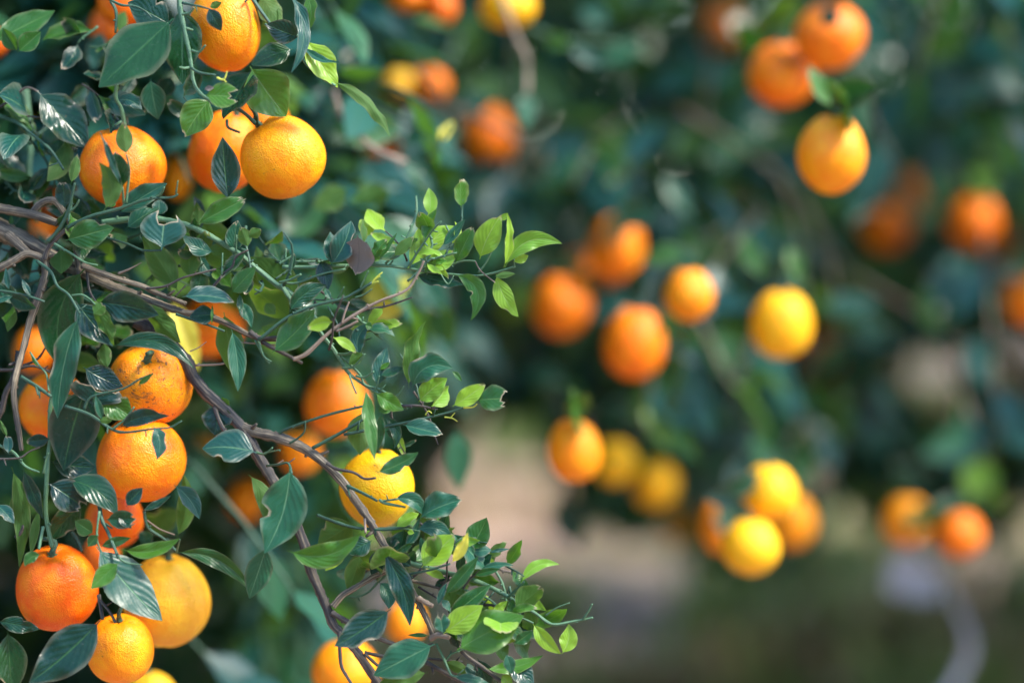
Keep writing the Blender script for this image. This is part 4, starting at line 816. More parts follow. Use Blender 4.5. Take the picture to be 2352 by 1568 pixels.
# ------------------------------------------------------------------ near tree: leaves drawn from the photograph
# (crop, base, tip, width, kind, depth cm, options)
LV = [
 ('1', 1360, 145, 775, 685, 400, 'd', -3, dict(fold=.12, curl=.03)), ('1', 1430, 40, 1430, 660, 290, 'd', 2, {}), ('1', 1340, 200, 1000, 20, 250, 'd', 3, {}),
 ('1', 1630, 65, 1735, 245, 110, 'd', -5, dict(curl=.1)), ('1', 1640, 60, 1740, 20, 60, 'u', -5, {}), ('1', -60, 330, 430, 85, 190, 'm', 6, {}), ('1', 140, 410, 320, 250, 170, 'm', 4, {}), ('1', 140, 410, 20, 220, 130, 'm', 5, {}),
 ('1', 800, 240, 730, 555, 135, 'b', 18, {}), ('1', 985, 80, 930, 250, 100, 'u', 9, {}), ('1', 915, 790, 1112, 860, 105, 'b', 0, dict(bow=-8, wave=.08)), ('1', 1180, 620, 1240, 938, 175, 'b', 6, {}), ('1', 1350, 600, 1250, 760, 130, 'd', 8, {}),
 ('1', 290, 715, 690, 1165, 280, 'd', 6, dict(wave=.06)), ('1', 990, 1215, 970, 950, 125, 'u', -6, dict(cut=.93)), ('1', 962, 1485, 785, 1035, 48, 'd', -6, {}), ('1', 966, 1475, 905, 1175, 150, 'd', -5, dict(cut=.9)),
 ('1', 815, 1650, 775, 1275, 150, 'u', -6, dict(bow=22)), ('1', 555, 1440, 610, 1205, 95, 'u', -3, dict(cut=.92)), ('1', 505, 1640, 480, 1400, 130, 'd', -1, dict(cut=.85)),
 ('1', 1650, 775, 1445, 1075, 250, 'm', 1, dict(cut=.97)), ('1', 1975, 540, 1750, 935, 310, 'd', 2, {}), ('1', 1960, 520, 2245, 915, 350, 'm', 1, dict(wave=.05)), ('1', 1600, 745, 1915, 760, 190, 'm', -5, dict(cut=.82, notch=.15)),
 ('1', 1790, 1580, 1745, 1075, 220, 'd', -1, dict(fold=.5)), ('1', 1600, 700, 1680, 690, 40, 'x', -5, {}),
 ('F', 600, -14, 648, 60, 50, 'u', 4, {}), ('F', 640, 20, 600, 66, 34, 'u', 5, {}),
 ('8', 250, -60, 275, 492, 80, 'b', -1, dict(bow=-34)), ('8', 375, -40, 380, 218, 95, 'm', 0, dict(bow=-14)), ('8', 335, 255, 105, 165, 150, 'd', 1, {}), ('8', 290, 330, 10, 440, 150, 'd', 3, {}),
 ('8', 380, 265, 590, 590, 190, 'y', 0, dict(fold=.6, bow=6)), ('8', 350, 300, 600, 420, 50, 'b', -1, dict(bow=12)), ('8', 545, 545, 942, 925, 85, 'u', -2, dict(bow=-22)), 
 ('8', 1050, 1085, 1205, 1270, 85, 'b', 30, {}), ('8', 1170, 1140, 1245, 1335, 70, 'b', 30, {}), ('8', 1862, 600, 1850, 870, 125, 'b', 48, {}), ('8', 2140, 320, 2400, 450, 90, 'b', 55, {}), ('8', 1990, 250, 2150, 300, 120, 'm', 60, {}), ('8', 1270, 960, 1370, 810, 70, 'Y', 26, {}),
 # crop 2
 ('2', 515, 512, 893, 412, 210, 'm', -3, dict(fold=.15)), ('2', 665, 735, 490, 1525, 300, 'd', 0, dict(bow=34, fold=.2)), ('2', 625, 1090, 452, 1910, 215, 'b', -4, dict(bite=(1, .5, .25, .12), fold=.3, bow=12)),
 ('2', 590, 985, 885, 1340, 230, 'd', -1, {}), ('2', 720, 960, 895, 1340, 130, 'u', -2, dict(bite=(-1, .7, .4, .1), wave=.08)), ('2', 730, 1090, 828, 1005, 110, 'u', -3, dict(cut=.85)), ('2', 755, 1000, 1245, 1097, 235, 'd', -2, dict(bow=-6)),
 ('2', 868, 1355, 1520, 1515, 130, 'd', -1.5, dict(bow=-38, curl=.02)), ('2', 1268, 585, 1315, 250, 330, 'b', -3, dict(cut=.86, notch=.28, fold=.3)), ('2', 1545, 385, 1960, 170, 165, 'm', -2, dict(cut=.86, fold=.45)),
 ('2', 1945, 570, 1880, 400, 120, 'u', -2, dict(cut=.9)), ('2', 1945, 480, 2050, 425, 90, 'u', -2, dict(cut=.95)), ('2', 1830, 610, 1860, 350, 140, 'b', 2, dict(cut=.92)), ('2', 1680, 600, 1435, 465, 120, 'b', 2, dict(bow=-10)),
 ('2', 1590, 570, 1860, 720, 180, 'u', 2, dict(cut=.9)), ('2', 1400, 920, 1115, 480, 210, 'u', 4, {}), ('2', 1490, 810, 1470, 530, 160, 'u', 3, {}), ('2', 1560, 640, 1660, 800, 110, 'b', 5, {}), ('2', 1815, 930, 2005, 722, 140, 'm', -2, {}),
 ('2', 1560, 400, 1560, 250, 110, 'u', 5, dict(cut=.9)), ('2', 1240, 320, 1250, 190, 110, 'b', 4, {}), ('2', 1380, 420, 1520, 400, 80, 'u', 2, {}),
 ('2', 1430, 955, 1840, 1000, 140, 'b', -3, dict(bow=-12, cut=.93)), ('2', 1695, 1095, 1485, 1110, 140, 'd', -1, {}), ('2', 1665, 1010, 1660, 1170, 22, 'm', -2, {}), ('2', 1815, 1205, 1866, 1695, 140, 'b', -2, dict(bow=-6)), ('2', 1755, 1075, 1835, 1580, 215, 'u', 2, {}),
 ('2', 1880, 985, 1975, 1195, 90, 'b', 1, {}), ('2', 1880, 920, 1896, 1118, 44, 'd', -1, {}), ('2', 2080, 1000, 2160, 1090, 90, 'u', 2, {}), ('2', 470, 575, 480, 775, 170, 'u', 2, {}), ('2', 640, 400, 640, 200, 140, 'd', 4, {}), ('2', 740, 560, 900, 680, 150, 'u', 12, {}),
 ('2', 55, 945, 285, 1045, 120, 'd', -1, {}), ('2', 72, 905, 45, 725, 46, 'b', -2, {}), ('2', 245, 955, 172, 815, 46, 'b', -2, {}), ('2', 120, 1040, 60, 1230, 90, 'u', 3, {}), ('2', 1110, 990, 1415, 1315, 170, 'u', 2, {}), ('2', 930, 305, 1310, 65, 170, 'b', 0, {}), ('2', 990, 420, 1240, 260, 150, 'b', 2, {}),
 ('2', -40, 1010, 100, 950, 50, 'b', -2, {}), ('2', 800, 1330, 830, 1520, 110, 'u', 1, {}), ('2', 270, 850, 250, 950, 90, 'b', 5, {}), ('2', 560, 60, 490, 210, 110, 'd', 1, {}), ('2', 870, 260, 880, 190, 60, 'm', 0, {}),
 # crop 3
 ('3', 690, 470, 500, 1140, 345, 'd', -2.5, dict(fold=.18)), ('3', 720, 640, 800, 390, 360, 'd', -3, dict(cut=.62, notch=.1)), ('3', 655, 330, 965, 480, 170, 'd', -1, {}), ('3', 800, 560, 1035, 720, 230, 'm', -1.5, dict(wave=.05)),
 ('3', 940, 802, 1330, 712, 120, 'd', -4.5, dict(bow=-12, bite=(-1, .85, .5, .1))), ('3', 1197, 785, 1230, 1055, 110, 'b', -5, dict(bow=-12)), ('3', 800, 745, 748, 548, 60, 'b', -4, {}), ('3', 775, 740, 880, 748, 60, 'u', -4, {}),
 ('3', 1720, 610, 1685, 866, 215, 'd', 4, dict(wave=.07)), ('3', 1740, 560, 1790, 660, 60, 'u', 4, {}), ('3', 2015, 1000, 1585, 968, 235, 'b', -4, dict(bow=3, fold=.3)), ('3', 1365, 1255, 1562, 1518, 140, 'b', -1, dict(bow=-10)), ('3', 1385, 1665, 1440, 1170, 160, 'u', 5, dict(bow=14)),
 ('3', 1115, 1455, 1345, 1332, 55, 'd', 1, {}), ('3', 990, 1420, 1118, 1275, 110, 'd', -4, {}), ('3', 525, 1215, 922, 1490, 190, 'd', -2, dict(bow=-18)), ('3', 375, 1235, 690, 1460, 230, 'd', -3, dict(cut=.8, wave=.06)),
 ('3', 90, 1110, 148, 1900, 120, 'u', -2, dict(bow=-16)), ('3', 180, 1130, 340, 1520, 105, 'd', -1, {}), ('3', 395, 1070, 750, 1110, 190, 'd', 1, {}), ('3', 395, 890, 195, 915, 100, 'd', 0, dict(cut=.9)), ('3', 80, 960, 60, 1010, 80, 'b', 0, {}), ('3', 60, 880, 0, 740, 44, 'u', -1, {}), ('3', 65, 1010, 60, 840, 70, 'b', -1, dict(cut=.8)),
 ('3', 440, 430, 425, 340, 40, 'm', -2, {}), ('3', 430, 620, 430, 760, 40, 'u', -2, {}), ('3', 560, 540, 480, 620, 90, 'u', -1, {}), ('3', 1080, 470, 1205, 375, 44, 'm', -5, {}), ('3', 300, 330, 240, 210, 26, 'm', -2, {}), ('3', 820, 130, 840, 330, 110, 'u', 0, {}),
 # crop 4
 ('4', 735, 395, 588, 295, 130, 'm', -4, {}), ('4', 772, 405, 688, 498, 100, 'm', -4, {}), ('4', 785, 498, 1025, 430, 80, 'm', -4, {}), ('4', 960, 520, 1410, 432, 125, 'm', -3, dict(bow=16)), ('4', 755, 495, 1272, 1078, 270, 'b', -5, dict(fold=.15)),
 ('4', 935, 622, 712, 830, 135, 'm', -6.5, {}), ('4', 850, 785, 1010, 950, 110, 'd', -3, dict(wave=.07)), ('4', 885, 900, 1035, 930, 80, 'm', -4, {}), ('4', 790, 1070, 228, 1565, 310, 'd', -4.5, dict(fold=.2, curl=-.02)),
 ('4', 1370, 545, 1968, 845, 140, 'm', 0, dict(bow=-28)), ('4', 320, 560, 195, 655, 95, 'm', -4, dict(bow=8)), ('4', -20, 1085, 310, 1145, 120, 'd', 1, dict(wave=.08)), ('4', 60, 1150, 100, 1680, 220, 'd', 2, {}), ('4', -30, 165, 112, 315, 90, 'b', -1, {}),
 ('4', 650, 170, 385, 455, 185, 'd', 2, {}), ('4', 310, 200, 245, 570, 70, 'u', 0, {}), ('4', 1150, 400, 1390, 200, 210, 'u', 15, {}), ('4', 825, 285, 1105, 275, 140, 'd', -4, dict(cut=.8)), ('4', 930, 250, 1030, 355, 70, 'd', -4, {}), ('4', 1100, 480, 1200, 400, 130, 'd', 8, {}), ('4', 110, 60, 140, 320, 90, 'u', 2, {}),
 # crop 5
 ('5', 565, 628, 705, 320, 190, 'b', -1, dict(bite=(1, .62, .55, .16), bow=8)), ('5', 565, 625, 560, 395, 110, 'b', -1, {}), ('5', 748, 418, 735, 700, 215, 'x', -3, dict(cut=.97, wave=.035, bow=-4, twist=.2, fold=.2)), ('5', 490, 585, 545, 800, 115, 'd', 1, {}),
 ('5', 1100, 650, 1262, 245, 125, 'y', 0, dict(bow=8)), ('5', 1000, 570, 1145, 425, 75, 'u', -1, dict(cut=.95)), ('5', 850, 595, 965, 440, 80, 'm', -1, dict(cut=.9, wave=.08)), ('5', 865, 610, 1025, 402, 36, 'm', 0, {}), ('5', 905, 600, 850, 560, 50, 'm', -1, {}),
 ('5', 1218, 590, 1420, 355, 120, 'y', 1, dict(bow=-14)), ('5', 1430, 615, 1560, 350, 140, 'm', 0, dict(cut=.92)), ('5', 1335, 500, 1500, 305, 80, 'b', -1, {}), ('5', 1220, 640, 1455, 530, 130, 'y', -1, dict(cut=.88)), ('5', 1280, 610, 1370, 600, 50, 'm', -1, {}),
 ('5', 1602, 585, 1755, 275, 160, 'y', -1, dict(cut=.94, bow=-6)), ('5', 1750, 320, 1800, 265, 40, 'y', -1, {}), ('5', 1768, 645, 1795, 270, 66, 'y', -2, dict(bow=10)), ('5', 1778, 645, 2175, 478, 135, 'y', -1, dict(bow=-34, fold=.5)), ('5', 1835, 605, 1940, 560, 75, 'y', -1, {}),
 ('5', 1715, 690, 1872, 988, 120, 'y', 0, dict(bow=8)), ('5', 1700, 710, 1850, 690, 50, 'u', -1, {}), ('5', 1415, 690, 1538, 1015, 120, 'm', -1, dict(bow=-40)), ('5', 1150, 690, 1490, 765, 100, 'd', 1, {}),
 ('5', 340, 890, -10, 570, 230, 'u', 4, {}), ('5', 285, 1010, -40, 750, 200, 'u', 5, {}), ('5', 275, 955, 535, 770, 120, 'd', -2, dict(bow=-14)), ('5', 520, 785, 568, 868, 40, 'b', -2, {}), ('5', 155, 1235, 452, 935, 185, 'm', -2, {}), ('5', 215, 1120, 80, 1060, 90, 'u', 2, {}), 
 ('5', 770, 1275, 845, 1030, 105, 'b', -1, dict(bow=-20)), ('5', 800, 1045, 855, 1060, 60, 'm', -1, {}), ('5', 800, 1245, 690, 1320, 80, 'u', -1, {}), ('5', 885, 1480, 955, 1200, 115, 'b', 0, {}), ('5', 905, 1400, 1072, 1338, 60, 'd', -1, {}), ('5', 920, 1440, 1010, 1385, 30, 'dry', 0, {}) if 0 else ('5', 905, 1360, 975, 1305, 40, 'm', 0, {}),
 ('5', 1108, 1485, 1228, 1015, 105, 'u', -1, dict(bow=-14, wave=.07, twist=1.2)), ('5', 1130, 1485, 1415, 1345, 190, 'b', -2, dict(bow=-26)), ('5', 1405, 1365, 1475, 1435, 40, 'm', -1, {}), ('5', 1150, 1440, 1290, 1340, 100, 'y', -2.5, {}), ('5', 1175, 1580, 1375, 1415, 140, 'y', -1, dict(wave=.07)),
 # crop 6
 ('6', 1270, 195, 1480, 50, 105, 'y', -2, dict(cut=.93)), ('6', 1415, 155, 1660, 145, 150, 'm', -2, dict(cut=.84, notch=.18, fold=.4)), ('6', 725, 70, 785, 535, 80, 'm', -4, dict(fold=.5)), ('6', 785, 110, 965, 218, 100, 'm', -3, dict(wave=.08)), ('6', 800, 230, 905, 190, 70, 'm', -2, {}),
 ('6', 710, 220, 690, 500, 165, 'u', 4, {}), ('6', 825, 235, 800, 475, 60, 'd', -3, {}), ('6', 840, 260, 905, 462, 66, 'd', 1, dict(bow=-16)), ('6', 850, 350, 960, 390, 60, 'd', 2, {}), ('6', 960, 310, 1215, 375, 120, 'b', -1, dict(cut=.92)), ('6', 795, 610, 1057, 482, 95, 'm', -5, dict(bow=4)),
 ('6', 250, 570, 90, 1115, 275, 'b', -4, dict(bite=(1, .56, .45, .07), bow=-14, wave=.04)), ('6', -10, 620, 130, 1020, 100, 'u', -1, dict(bow=-18)), ('6', 105, 1070, -5, 1400, 150, 'b', -3, {}), ('6', 235, 1100, 692, 995, 150, 'm', -4, dict(bow=30)), ('6', 650, 925, 425, 1060, 200, 'u', 3, {}),
 ('6', 595, 1095, 472, 1225, 70, 'y', 2, {}), ('6', 690, 1120, 615, 1360, 120, 'u', 2, {}), ('6', 765, 1035, 610, 1120, 115, 'd', -1, {}), ('6', 850, 1090, 760, 1250, 110, 'd', 2, {}), ('6', 970, 960, 925, 1140, 145, 'd', 2, {}), ('6', 895, 1115, 1008, 1195, 95, 'd', 1, {}),
 ('6', 900, 775, 1092, 885, 95, 'b', -3, dict(bow=-16)), ('6', 1060, 900, 1335, 780, 165, 'b', -2, dict(cut=.96, wave=.06)), ('6', 915, 955, 1060, 865, 70, 'y', -1, {}), ('6', 1065, 865, 1135, 948, 60, 'u', -2, {}), ('6', 1045, 972, 1265, 1025, 90, 'b', -2, dict(bow=-14)), ('6', 1265, 985, 1430, 1215, 95, 'b', -2, dict(bow=-5)),
 ('6', 1075, 1205, 1285, 1000, 175, 'y', -3, dict(cut=.95)), ('6', 1262, 1178, 1365, 985, 66, 'Y', -5, dict(bow=5)), ('6', 1370, 1100, 1485, 892, 160, 'm', -1, dict(fold=.6)), ('6', 1390, 1110, 1515, 1095, 75, 'b', -1, {}), ('6', 1495, 1112, 1630, 1088, 22, 'b', -1, {}), ('6', 1405, 1205, 1515, 1125, 100, 'd', 0, {}),
 ('6', 1440, 1215, 1655, 1190, 42, 'b', -2, {}), ('6', 1400, 1255, 1570, 1213, 48, 'm', -2, {}), ('6', 1215, 1380, 1432, 1135, 88, 'm', -4, {}), ('6', 1700, 1305, 1942, 1187, 66, 'y', -2, dict(bow=-20)), ('6', 1655, 1475, 1850, 1320, 140, 'u', -1, dict(cut=.92)),
 ('6', 830, 1100, 1003, 1572, 135, 'd', -2, dict(bow=-14)), ('6', 808, 1295, 870, 1465, 100, 'b', 0, dict(bow=-10)), ('6', 1068, 1005, 1090, 1155, 46, 'b', 0, {}), ('6', 985, 980, 1030, 990, 36, 'y', 0, {}), ('6', 1330, 1080, 1310, 1250, 60, 'b', 1, {}), ('6', 1150, 1340, 1260, 1250, 44, 'd', 2, {}),
 # crop 7
 ('7', 945, 730, 567, 978, 195, 'd', -4, dict(fold=.15)), ('7', 1240, 965, 830, 1175, 215, 'b', -5, dict(fold=.15)), ('7', 1390, 1005, 1840, 775, 250, 'm', -5, dict(wave=.05, fold=.12)), ('7', 1300, 895, 1565, 705, 155, 'y', -4, {}), ('7', 1325, 805, 1620, 565, 130, 'm', -2, {}), ('7', 1300, 895, 1275, 745, 105, 'b', -5, dict(cut=.86, notch=.2)),
 ('7', 1262, 705, 1322, 555, 46, 'b', -4, {}), ('7', 1288, 660, 1348, 748, 44, 'b', -3, {}), ('7', 1330, 735, 1405, 585, 120, 'u', 1, {}), ('7', 1635, 770, 1730, 675, 60, 'y', -1, {}), ('7', 1740, 770, 1768, 660, 52, 'm', -1, {}), ('7', 1775, 965, 1900, 875, 90, 'm', -2, {}), ('7', 1560, 800, 1650, 760, 90, 'm', -2, {}),
 ('7', 1900, 825, 2090, 1030, 100, 'y', 0, dict(bow=4, fold=.5)), ('7', 2095, 1030, 2140, 830, 120, 'y', 0, dict(bow=8, fold=.5)), ('7', 1580, 1130, 1970, 1040, 85, 'm', -2, dict(bow=10)), ('7', 1720, 1030, 1758, 1165, 75, 'b', -3, {}), ('7', 1530, 1060, 1610, 1270, 130, 'd', 1, {}), ('7', 1735, 1075, 1910, 1250, 130, 'd', 0, {}),
 ('7', 1690, 1170, 1760, 1250, 70, 'y', -1, {}), ('7', 1195, 1155, 870, 1225, 105, 'u', -2, {}), ('7', 1305, 1085, 1485, 1165, 80, 'u', 1, {}), ('7', 1370, 1188, 1600, 1225, 56, 'b', -3, {}), ('7', 1205, 908, 1060, 905, 26, 'm', -1, {}), ('7', 1460, 1090, 1500, 1200, 60, 'b', 1, {}), ('7', 1440, 640, 1380, 560, 60, 'u', 1, {}),
 ('F', 395, 690, 455, 850, 62, 'Y', 22, {}), ('F', 440, 800, 400, 720, 50, 'Y', 26, {}), ('F', 830, 690, 945, 640, 66, 'Y', 28, {}), ('F', 850, 730, 930, 705, 40, 'Y', 28, {}), ('6', 1290, 330, 1312, 720, 150, 'b', 32, {}),
 ('F', 760, 620, 745, 560, 40, 'b', 24, {}), ('F', 800, 430, 720, 480, 60, 'u', 22, {}), ('F', 900, 440, 800, 470, 60, 'u', 26, {}), ('F', 1000, 690, 1040, 790, 60, 'm', 34, {}), ('F', 960, 640, 1030, 720, 70, 'b', 34, {}), ('F', 700, 420, 690, 500, 60, 'b', 26, {}), ('F', 860, 800, 900, 880, 50, 'b', 30, {}),
]
rq = random.Random(64)
for _ in range(150):                    # single leaves whose faces catch the open sky, or let it through
    t_side = rq.random() < .72
    x, y, D = (rq.uniform(1060, 2350), rq.uniform(0, 1000), rq.uniform(2.85, 3.7)) if t_side else (rq.uniform(600, 1050), rq.uniform(0, 860), rq.uniform(2.5, 3.0))
    if any(inside(x, y, q) for q in OPEN) or hides_fruit(P(x, y, D), 1.1): continue
    L = rq.uniform(.05, .085) / (MPP * D); a = rq.gauss(1.4, .7); kd = rq.choice('sssssssuuuyd')
    q = ('F', x, y, x + L * math.cos(a), y + L * math.sin(a) * .8, L * rq.uniform(.38, .5), kd, (D - FOCUS) * 100, {})
    if hides_fruit(P(q[3], q[4], D), 1.1) or hides_fruit(P((x + q[3]) / 2, (y + q[4]) / 2, D), 1.1): continue
    (LV2 if t_side else LV).append(q)
rl = random.Random(21); n_hand = 0
for i, (c, bx, by, tx, ty, wd, kd, dep, op) in enumerate(LV + LV2):
    own, ob = (near, b1) if i < len(LV) else (t2, b2)
    s = CROP[c][0]; X0, Y0 = cx(c, bx, by); X1, Y1 = cx(c, tx, ty); D = FOCUS + squeeze(dep) / 100
    Lpx = math.dist((X0, Y0), (X1, Y1)); Lm = Lpx * MPP * D
    dz = rl.uniform(-.28, .28) * Lm
    if dep < -3: dz = min(dz, .08 * Lm)
    B, T_ = P(X0, Y0, D), P(X1, Y1, D + dz)
    vw = -FW
    if kd == 'u' : tn = FW * 1.0 + Vector((rl.gauss(0, .35), 0, rl.gauss(.25, .35)))
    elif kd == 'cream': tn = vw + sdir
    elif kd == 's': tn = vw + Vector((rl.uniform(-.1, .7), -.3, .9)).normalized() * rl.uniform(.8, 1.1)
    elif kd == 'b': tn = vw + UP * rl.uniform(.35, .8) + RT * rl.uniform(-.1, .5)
    else: tn = vw + UP * rl.uniform(-.15, .45) + RT * rl.gauss(.05, .35)
    o = dict(op); bow = -o.pop('bow', rl.uniform(-.03, .03) * Lpx) * MPP * D
    kw = dict(curl=rl.uniform(-.07, .08), fold=rl.uniform(.15, .75) if kd in 'ybmu' else rl.uniform(.12, .45), wave=rl.uniform(.015, .05), twist=rl.uniform(-.5, .5)); kw.update(o)
    if 'bite' not in kw and kw.get('cut', 1) >= 1 and 55 < Lpx < 170 and rl.random() < .34: kw['bite'] = (rl.choice((-1, 1)), rl.uniform(.45, .85), rl.uniform(.18, .5), rl.uniform(.05, .12))
    me = leaf_mesh(B, T_, wd * s * MPP * D, tn, bow=bow, seed=i, off=ob, **kw)
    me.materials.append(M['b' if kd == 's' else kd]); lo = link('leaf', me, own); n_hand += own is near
    if kd == 'cream': lo['label'] = 'cream leaf shape painted as a bright light spot'
    if kd == 'x': lo['label'] = 'withered grey brown leaf hanging from the twig'
    if kd == 'Y': lo['label'] = 'bright yellow leaf'
# small leafy shoots between the drawn ones: fine twigs with little curled leaves
SH = [  # spread (2352 px): x, y, rx, ry, shoots, leaf length m, kinds, depth centre, lean
 (200, 560, 250, 520, 50, (.022, .048), 'dddmub', 6.0, (.2, -.2)), (90, 620, 110, 560, 24, (.022, .045), 'ddmb', 4.0, (.2, -.2)), (860, 900, 110, 60, 17, (.014, .034), 'ymub', .5, (.6, .1)),
 (800, 790, 60, 70, 8, (.012, .026), 'ymb', .5, (.5, .3)), (980, 590, 130, 50, 10, (.016, .036), 'yymu', .5, (.5, .5)), (1010, 1310, 170, 110, 19, (.018, .044), 'ymmub', 1.5, (.7, .1)),
 (1060, 1440, 150, 90, 13, (.018, .046), 'ymmdu', 1.5, (.7, -.1)), (900, 1300, 90, 110, 10, (.018, .042), 'dmub', 3.0, (.3, -.3)), (650, 640, 110, 90, 12, (.018, .04), 'dmmub', 2.0, (.4, .1)), (440, 640, 120, 70, 14, (.014, .034), 'dmub', 3.5, (.3, .0)),
]
rs = random.Random(31); singles = max(0, 299 - n_hand); CLU = {}; nsh = 0
for (x, y, rx, ry, n, ls, kinds, dc, lean) in SH:
    for _ in range(n):
        D = FOCUS + (dc + rs.gauss(0, .9)) / 100
        p = P(x + rs.gauss(0, .5) * rx, y + rs.gauss(0, .5) * ry, D)
        dr = (RT * (lean[0] + rs.gauss(0, .7)) + UP * (lean[1] + rs.gauss(0, .6)) + FW * rs.gauss(0, .35)).normalized()
        ln = rs.uniform(.022, .06); pts = [p]
        for k in range(4):
            dr = (dr + Vector((rs.gauss(0, .22), rs.gauss(0, .15), rs.gauss(.03, .22)))).normalized(); pts.append(pts[-1] + dr * ln / 4)
        if any(hides_fruit(q, 1.03) for q in pts): continue
        r0 = rs.uniform(.0009, .0016); T_ = Tubes(); T_.tube(pts, [r0, r0 * .9, r0 * .8, r0 * .7, r0 * .5], 6, 2)
        for q in range(1, 4):
            d = Vector((rs.gauss(0, 1), rs.gauss(-.4, .5), rs.gauss(0, 1))).normalized(); T_.tube([pts[q], pts[q] + d * rs.uniform(.002, .006)], [r0 * .7, r0 * .5], 5, 1)
        T_.build('twig', M[rs.choice(('dgreen', 'green', 'dgreen', 'dark'))], near, b1)
        for q in range(1, 5):
            if rs.random() < (.30 if x < 500 else .58): continue
            L = rs.uniform(*ls); ld = (dr * .6 + Vector((rs.gauss(0, .6), rs.gauss(-.1, .4), rs.gauss(.05, .6)))).normalized(); base = pts[q]; tipp = base + ld * L
            if hides_fruit(base + ld * L * .6, 1.0): continue
            kd = rs.choice(kinds); tn = -FW + UP * rs.gauss(.35, .5) + RT * rs.gauss(.1, .5)
            if kd == 'u': tn = FW + UP * .3 + RT * rs.gauss(0, .4)
            cut = rs.choice((1, 1, .93, .86)); nsh += 1
            kw = dict(bow=rs.uniform(-.10, .10) * L, seed=900 + nsh, off=b1, rows=9, half=2, cut=cut, fold=rs.uniform(.2, .9), curl=rs.uniform(-.16, .12), wave=rs.uniform(.02, .07), twist=rs.uniform(-1, 1))
            wl = L * rs.uniform(.26, .46)
            if singles > 0 and rs.random() < .25:
                me = leaf_mesh(base, tipp, wl, tn, **kw); me.materials.append(M[kd]); link('leaf', me, near); singles -= 1; n_hand += 1
            else: CLU.setdefault(kd, []).append(leaf_mesh(base, tipp, wl, tn, raw=True, **kw))
for kd, items in CLU.items():
    V, F_, U_, E_, A_, nb = [], [], [], [], [], 0
    for k, (v, f, uv, e) in enumerate(items):
        V.append(v); U_.append(uv); E_.append(e); A_.append(np.full(len(v), rs.random())); F_ += [tuple(i + nb for i in q) for q in f]; nb += len(v)
    o = link('foliage', mesh_np('foliage', np.concatenate(V), F_, np.concatenate(U_), {'edge': np.concatenate(E_), 'rnd': np.concatenate(A_)}), near, M[kd]); o['kind'] = 'stuff'
# leaves round the stalks of the blurred fruit, some hanging over the fruit
n_f = 0; rs = random.Random(57)
for (x, y, rx, ry, D0, colr, bl, tilt, lab) in OR:
    if D0 < 2.45 or x < 1000: continue
    D = fruit_depth(x, rx, ry, D0, y); m1 = MPP * D; top = P(x, y - ry * .95, D)
    for q in range(rs.choice((1, 2, 2, 3))):
        L = rs.uniform(.042, .07); over = q == 0 and rs.random() < .45
        ld = Vector((rs.gauss(0, .8), -.30 if over else rs.gauss(0, .5), -.45 if over else rs.gauss(.25, .5))).normalized()
        if over and ('clear yellow' in lab or 'lowest' in lab): over = False
        base = top + Vector((rs.choice((-.014, .014)) if over else rs.gauss(0, .012), -.026 if over else rs.gauss(0, .012), rs.uniform(-.005, .02)))
        me = leaf_mesh(base, base + ld * L, L * rs.uniform(.32, .46), -FW + UP * rs.gauss(.5, .4) + RT * rs.gauss(.2, .5), bow=rs.gauss(0, .004), seed=3000 + n_f, off=b2, rows=8, half=2, fold=rs.uniform(.1, .6), curl=rs.uniform(-.15, .1))
        me.materials.append(M[rs.choice('dddmdu')]); link('leaf', me, t2); n_f += 1
place(LV_T2, t2, max(0, 298 - n_f - len(LV2)), b2)
print('second tree fruit leaves', n_f, 'shoot leaves', nsh, 'near singles', n_hand)
place(NEAR_RANDOM, near, max(0, 299 - n_hand), b1)

# ------------------------------------------------------------------ oranges
def orange_mesh(k):
    rg = np.random.default_rng(40 + k); nu, nv = 48, 32
    ph = rg.uniform(0, 6.28, 8); v, f = [], []
    squash = float(rg.uniform(-.03, .05)); navel = float(rg.uniform(.0, .05))
    for j in range(nv + 1):
        th = math.pi * j / nv
        for i in range(nu):
            a = 2 * math.pi * i / nu
            x, y, z = math.sin(th) * math.cos(a), math.sin(th) * math.sin(a), math.cos(th)
            r = 1 + .018 * math.sin(2 * a + ph[0]) * math.sin(th) + .012 * math.sin(3 * a + ph[1] + 2 * th) + .014 * math.sin(2 * th * 2 + ph[2])
            r -= .085 * math.exp(-(th / .22) ** 2)                                     # hollow round the stalk
            r += .028 * math.exp(-((th - .42) / .22) ** 2) * (.35 + .65 * math.cos(5 * a + ph[3]))   # shoulders and furrows
            r -= navel * math.exp(-((math.pi - th) / .16) ** 2)
            v.append((x * r, y * r, z * r * (1 + squash)))
    for j in range(nv):
        for i in range(nu):
            i2 = (i + 1) % nu
            f.append((j * nu + i, (j + 1) * nu + i, (j + 1) * nu + i2, j * nu + i2))
    me = mesh_np('orange', v, f); me.materials.append(M['peel']); return me
OM = [orange_mesh(k) for k in range(5)]
def calyx_mesh():
    v, f = [(0, 0, .94)], []
    for k in range(20):
        a = 2 * math.pi * k / 20; r = .15 if k % 4 == 0 else (.075 if k % 4 == 2 else .11)
        v.append((math.cos(a) * r, math.sin(a) * r, .955 + (.028 if k % 4 == 0 else .0)))
    for k in range(20): f.append((0, 1 + k, 1 + (k + 1) % 20))
    me = mesh_np('calyx', v, f); me.materials.append(M['calyx']); return me
CALYX = calyx_mesh()
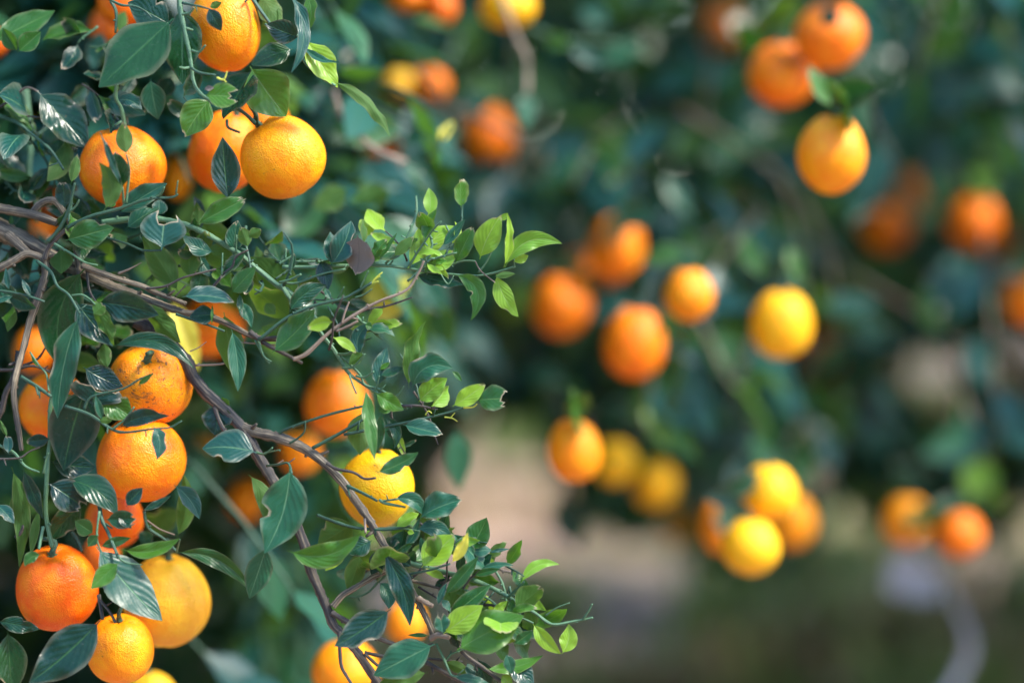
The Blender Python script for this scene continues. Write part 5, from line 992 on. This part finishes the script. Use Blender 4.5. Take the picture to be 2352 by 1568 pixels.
def stalk_mesh(k):
    T_ = Tubes(); r = random.Random(k)
    T_.tube([(0, 0, .90), (.02, .01, 1.06), (r.uniform(-.1, .1), r.uniform(-.05, .15), 1.22), (r.uniform(-.25, .25), r.uniform(0, .3), 1.42)], [.10, .075, .06, .055], 7, 3)
    me = mesh_np('stalk', np.array(T_.v), T_.f, T_.uv); me.materials.append(M['dgreen']); return me
STALK = [stalk_mesh(k) for k in range(4)]
ro = random.Random(9)
for i, (x, y, rx, ry, D, colr, bl, tilt, lab) in enumerate(OR):
    D = fruit_depth(x, rx, ry, D, y); p = P(x, y, D); m1 = MPP * D
    e = link('orange', OM[i % 5]); e.location = p
    e.rotation_euler = (tilt[1] * 1.0, tilt[0], ro.uniform(0, 6.28)) if 0 else (0, 0, 0)
    rot = Matrix.Rotation(tilt[0] + ro.gauss(0, .08), 4, 'Y') @ Matrix.Rotation(tilt[1] + ro.gauss(0, .08), 4, 'X') @ Matrix.Rotation(ro.uniform(0, 6.28), 4, 'Z')
    e.rotation_euler = rot.to_euler()
    e.scale = (rx * m1, rx * m1 , ry * m1)
    k = ro.uniform(.94, 1.05); e.color = (min(colr[0] * k, .9), colr[1] * k * ro.uniform(.94, 1.06), colr[2], 1); e['blemish'] = float(bl)
    tag(e, lab, 'orange', 'oranges hanging in the trees')
    link('calyx', CALYX, e)
    s = link('stalk', STALK[i % 4], e)

# ------------------------------------------------------------------ things on the ground and loose things
T_ = Tubes(); Dp = 3.4
pts = [P(2128, 1255, Dp), P(2170, 1330, Dp), P(2205, 1410, Dp - .02), P(2228, 1480, Dp - .05), P(2205, 1545, Dp - .06), P(2150, 1640, Dp - .1), P(2080, 1800, Dp - .1), P(2050, 2000, Dp - .1)]
pts[-1].z = 0.0
T_.tube(pts, [.002, .003, .005, .007, .0075, .0075, .0075, .008], 10, 6, random.Random(4), .03)
o = T_.build('stick', M['pale']); tag(o, 'pale grey stick with one dry leaf, bending down to the weedy ground', 'stick')
me = leaf_mesh(P(2165, 1325, Dp), P(2035, 1360, Dp - .06), 92 * MPP * Dp, Vector((.2, -1, .9)), bow=-.008, seed=5, rows=9, half=2, fold=.3)
me.materials.append(M['stone']); link('leaf', me, o)['label'] = 'pale dry leaf clinging to the stick'
print('hand leaves', n_hand, 'random near', len(NEAR_RANDOM))
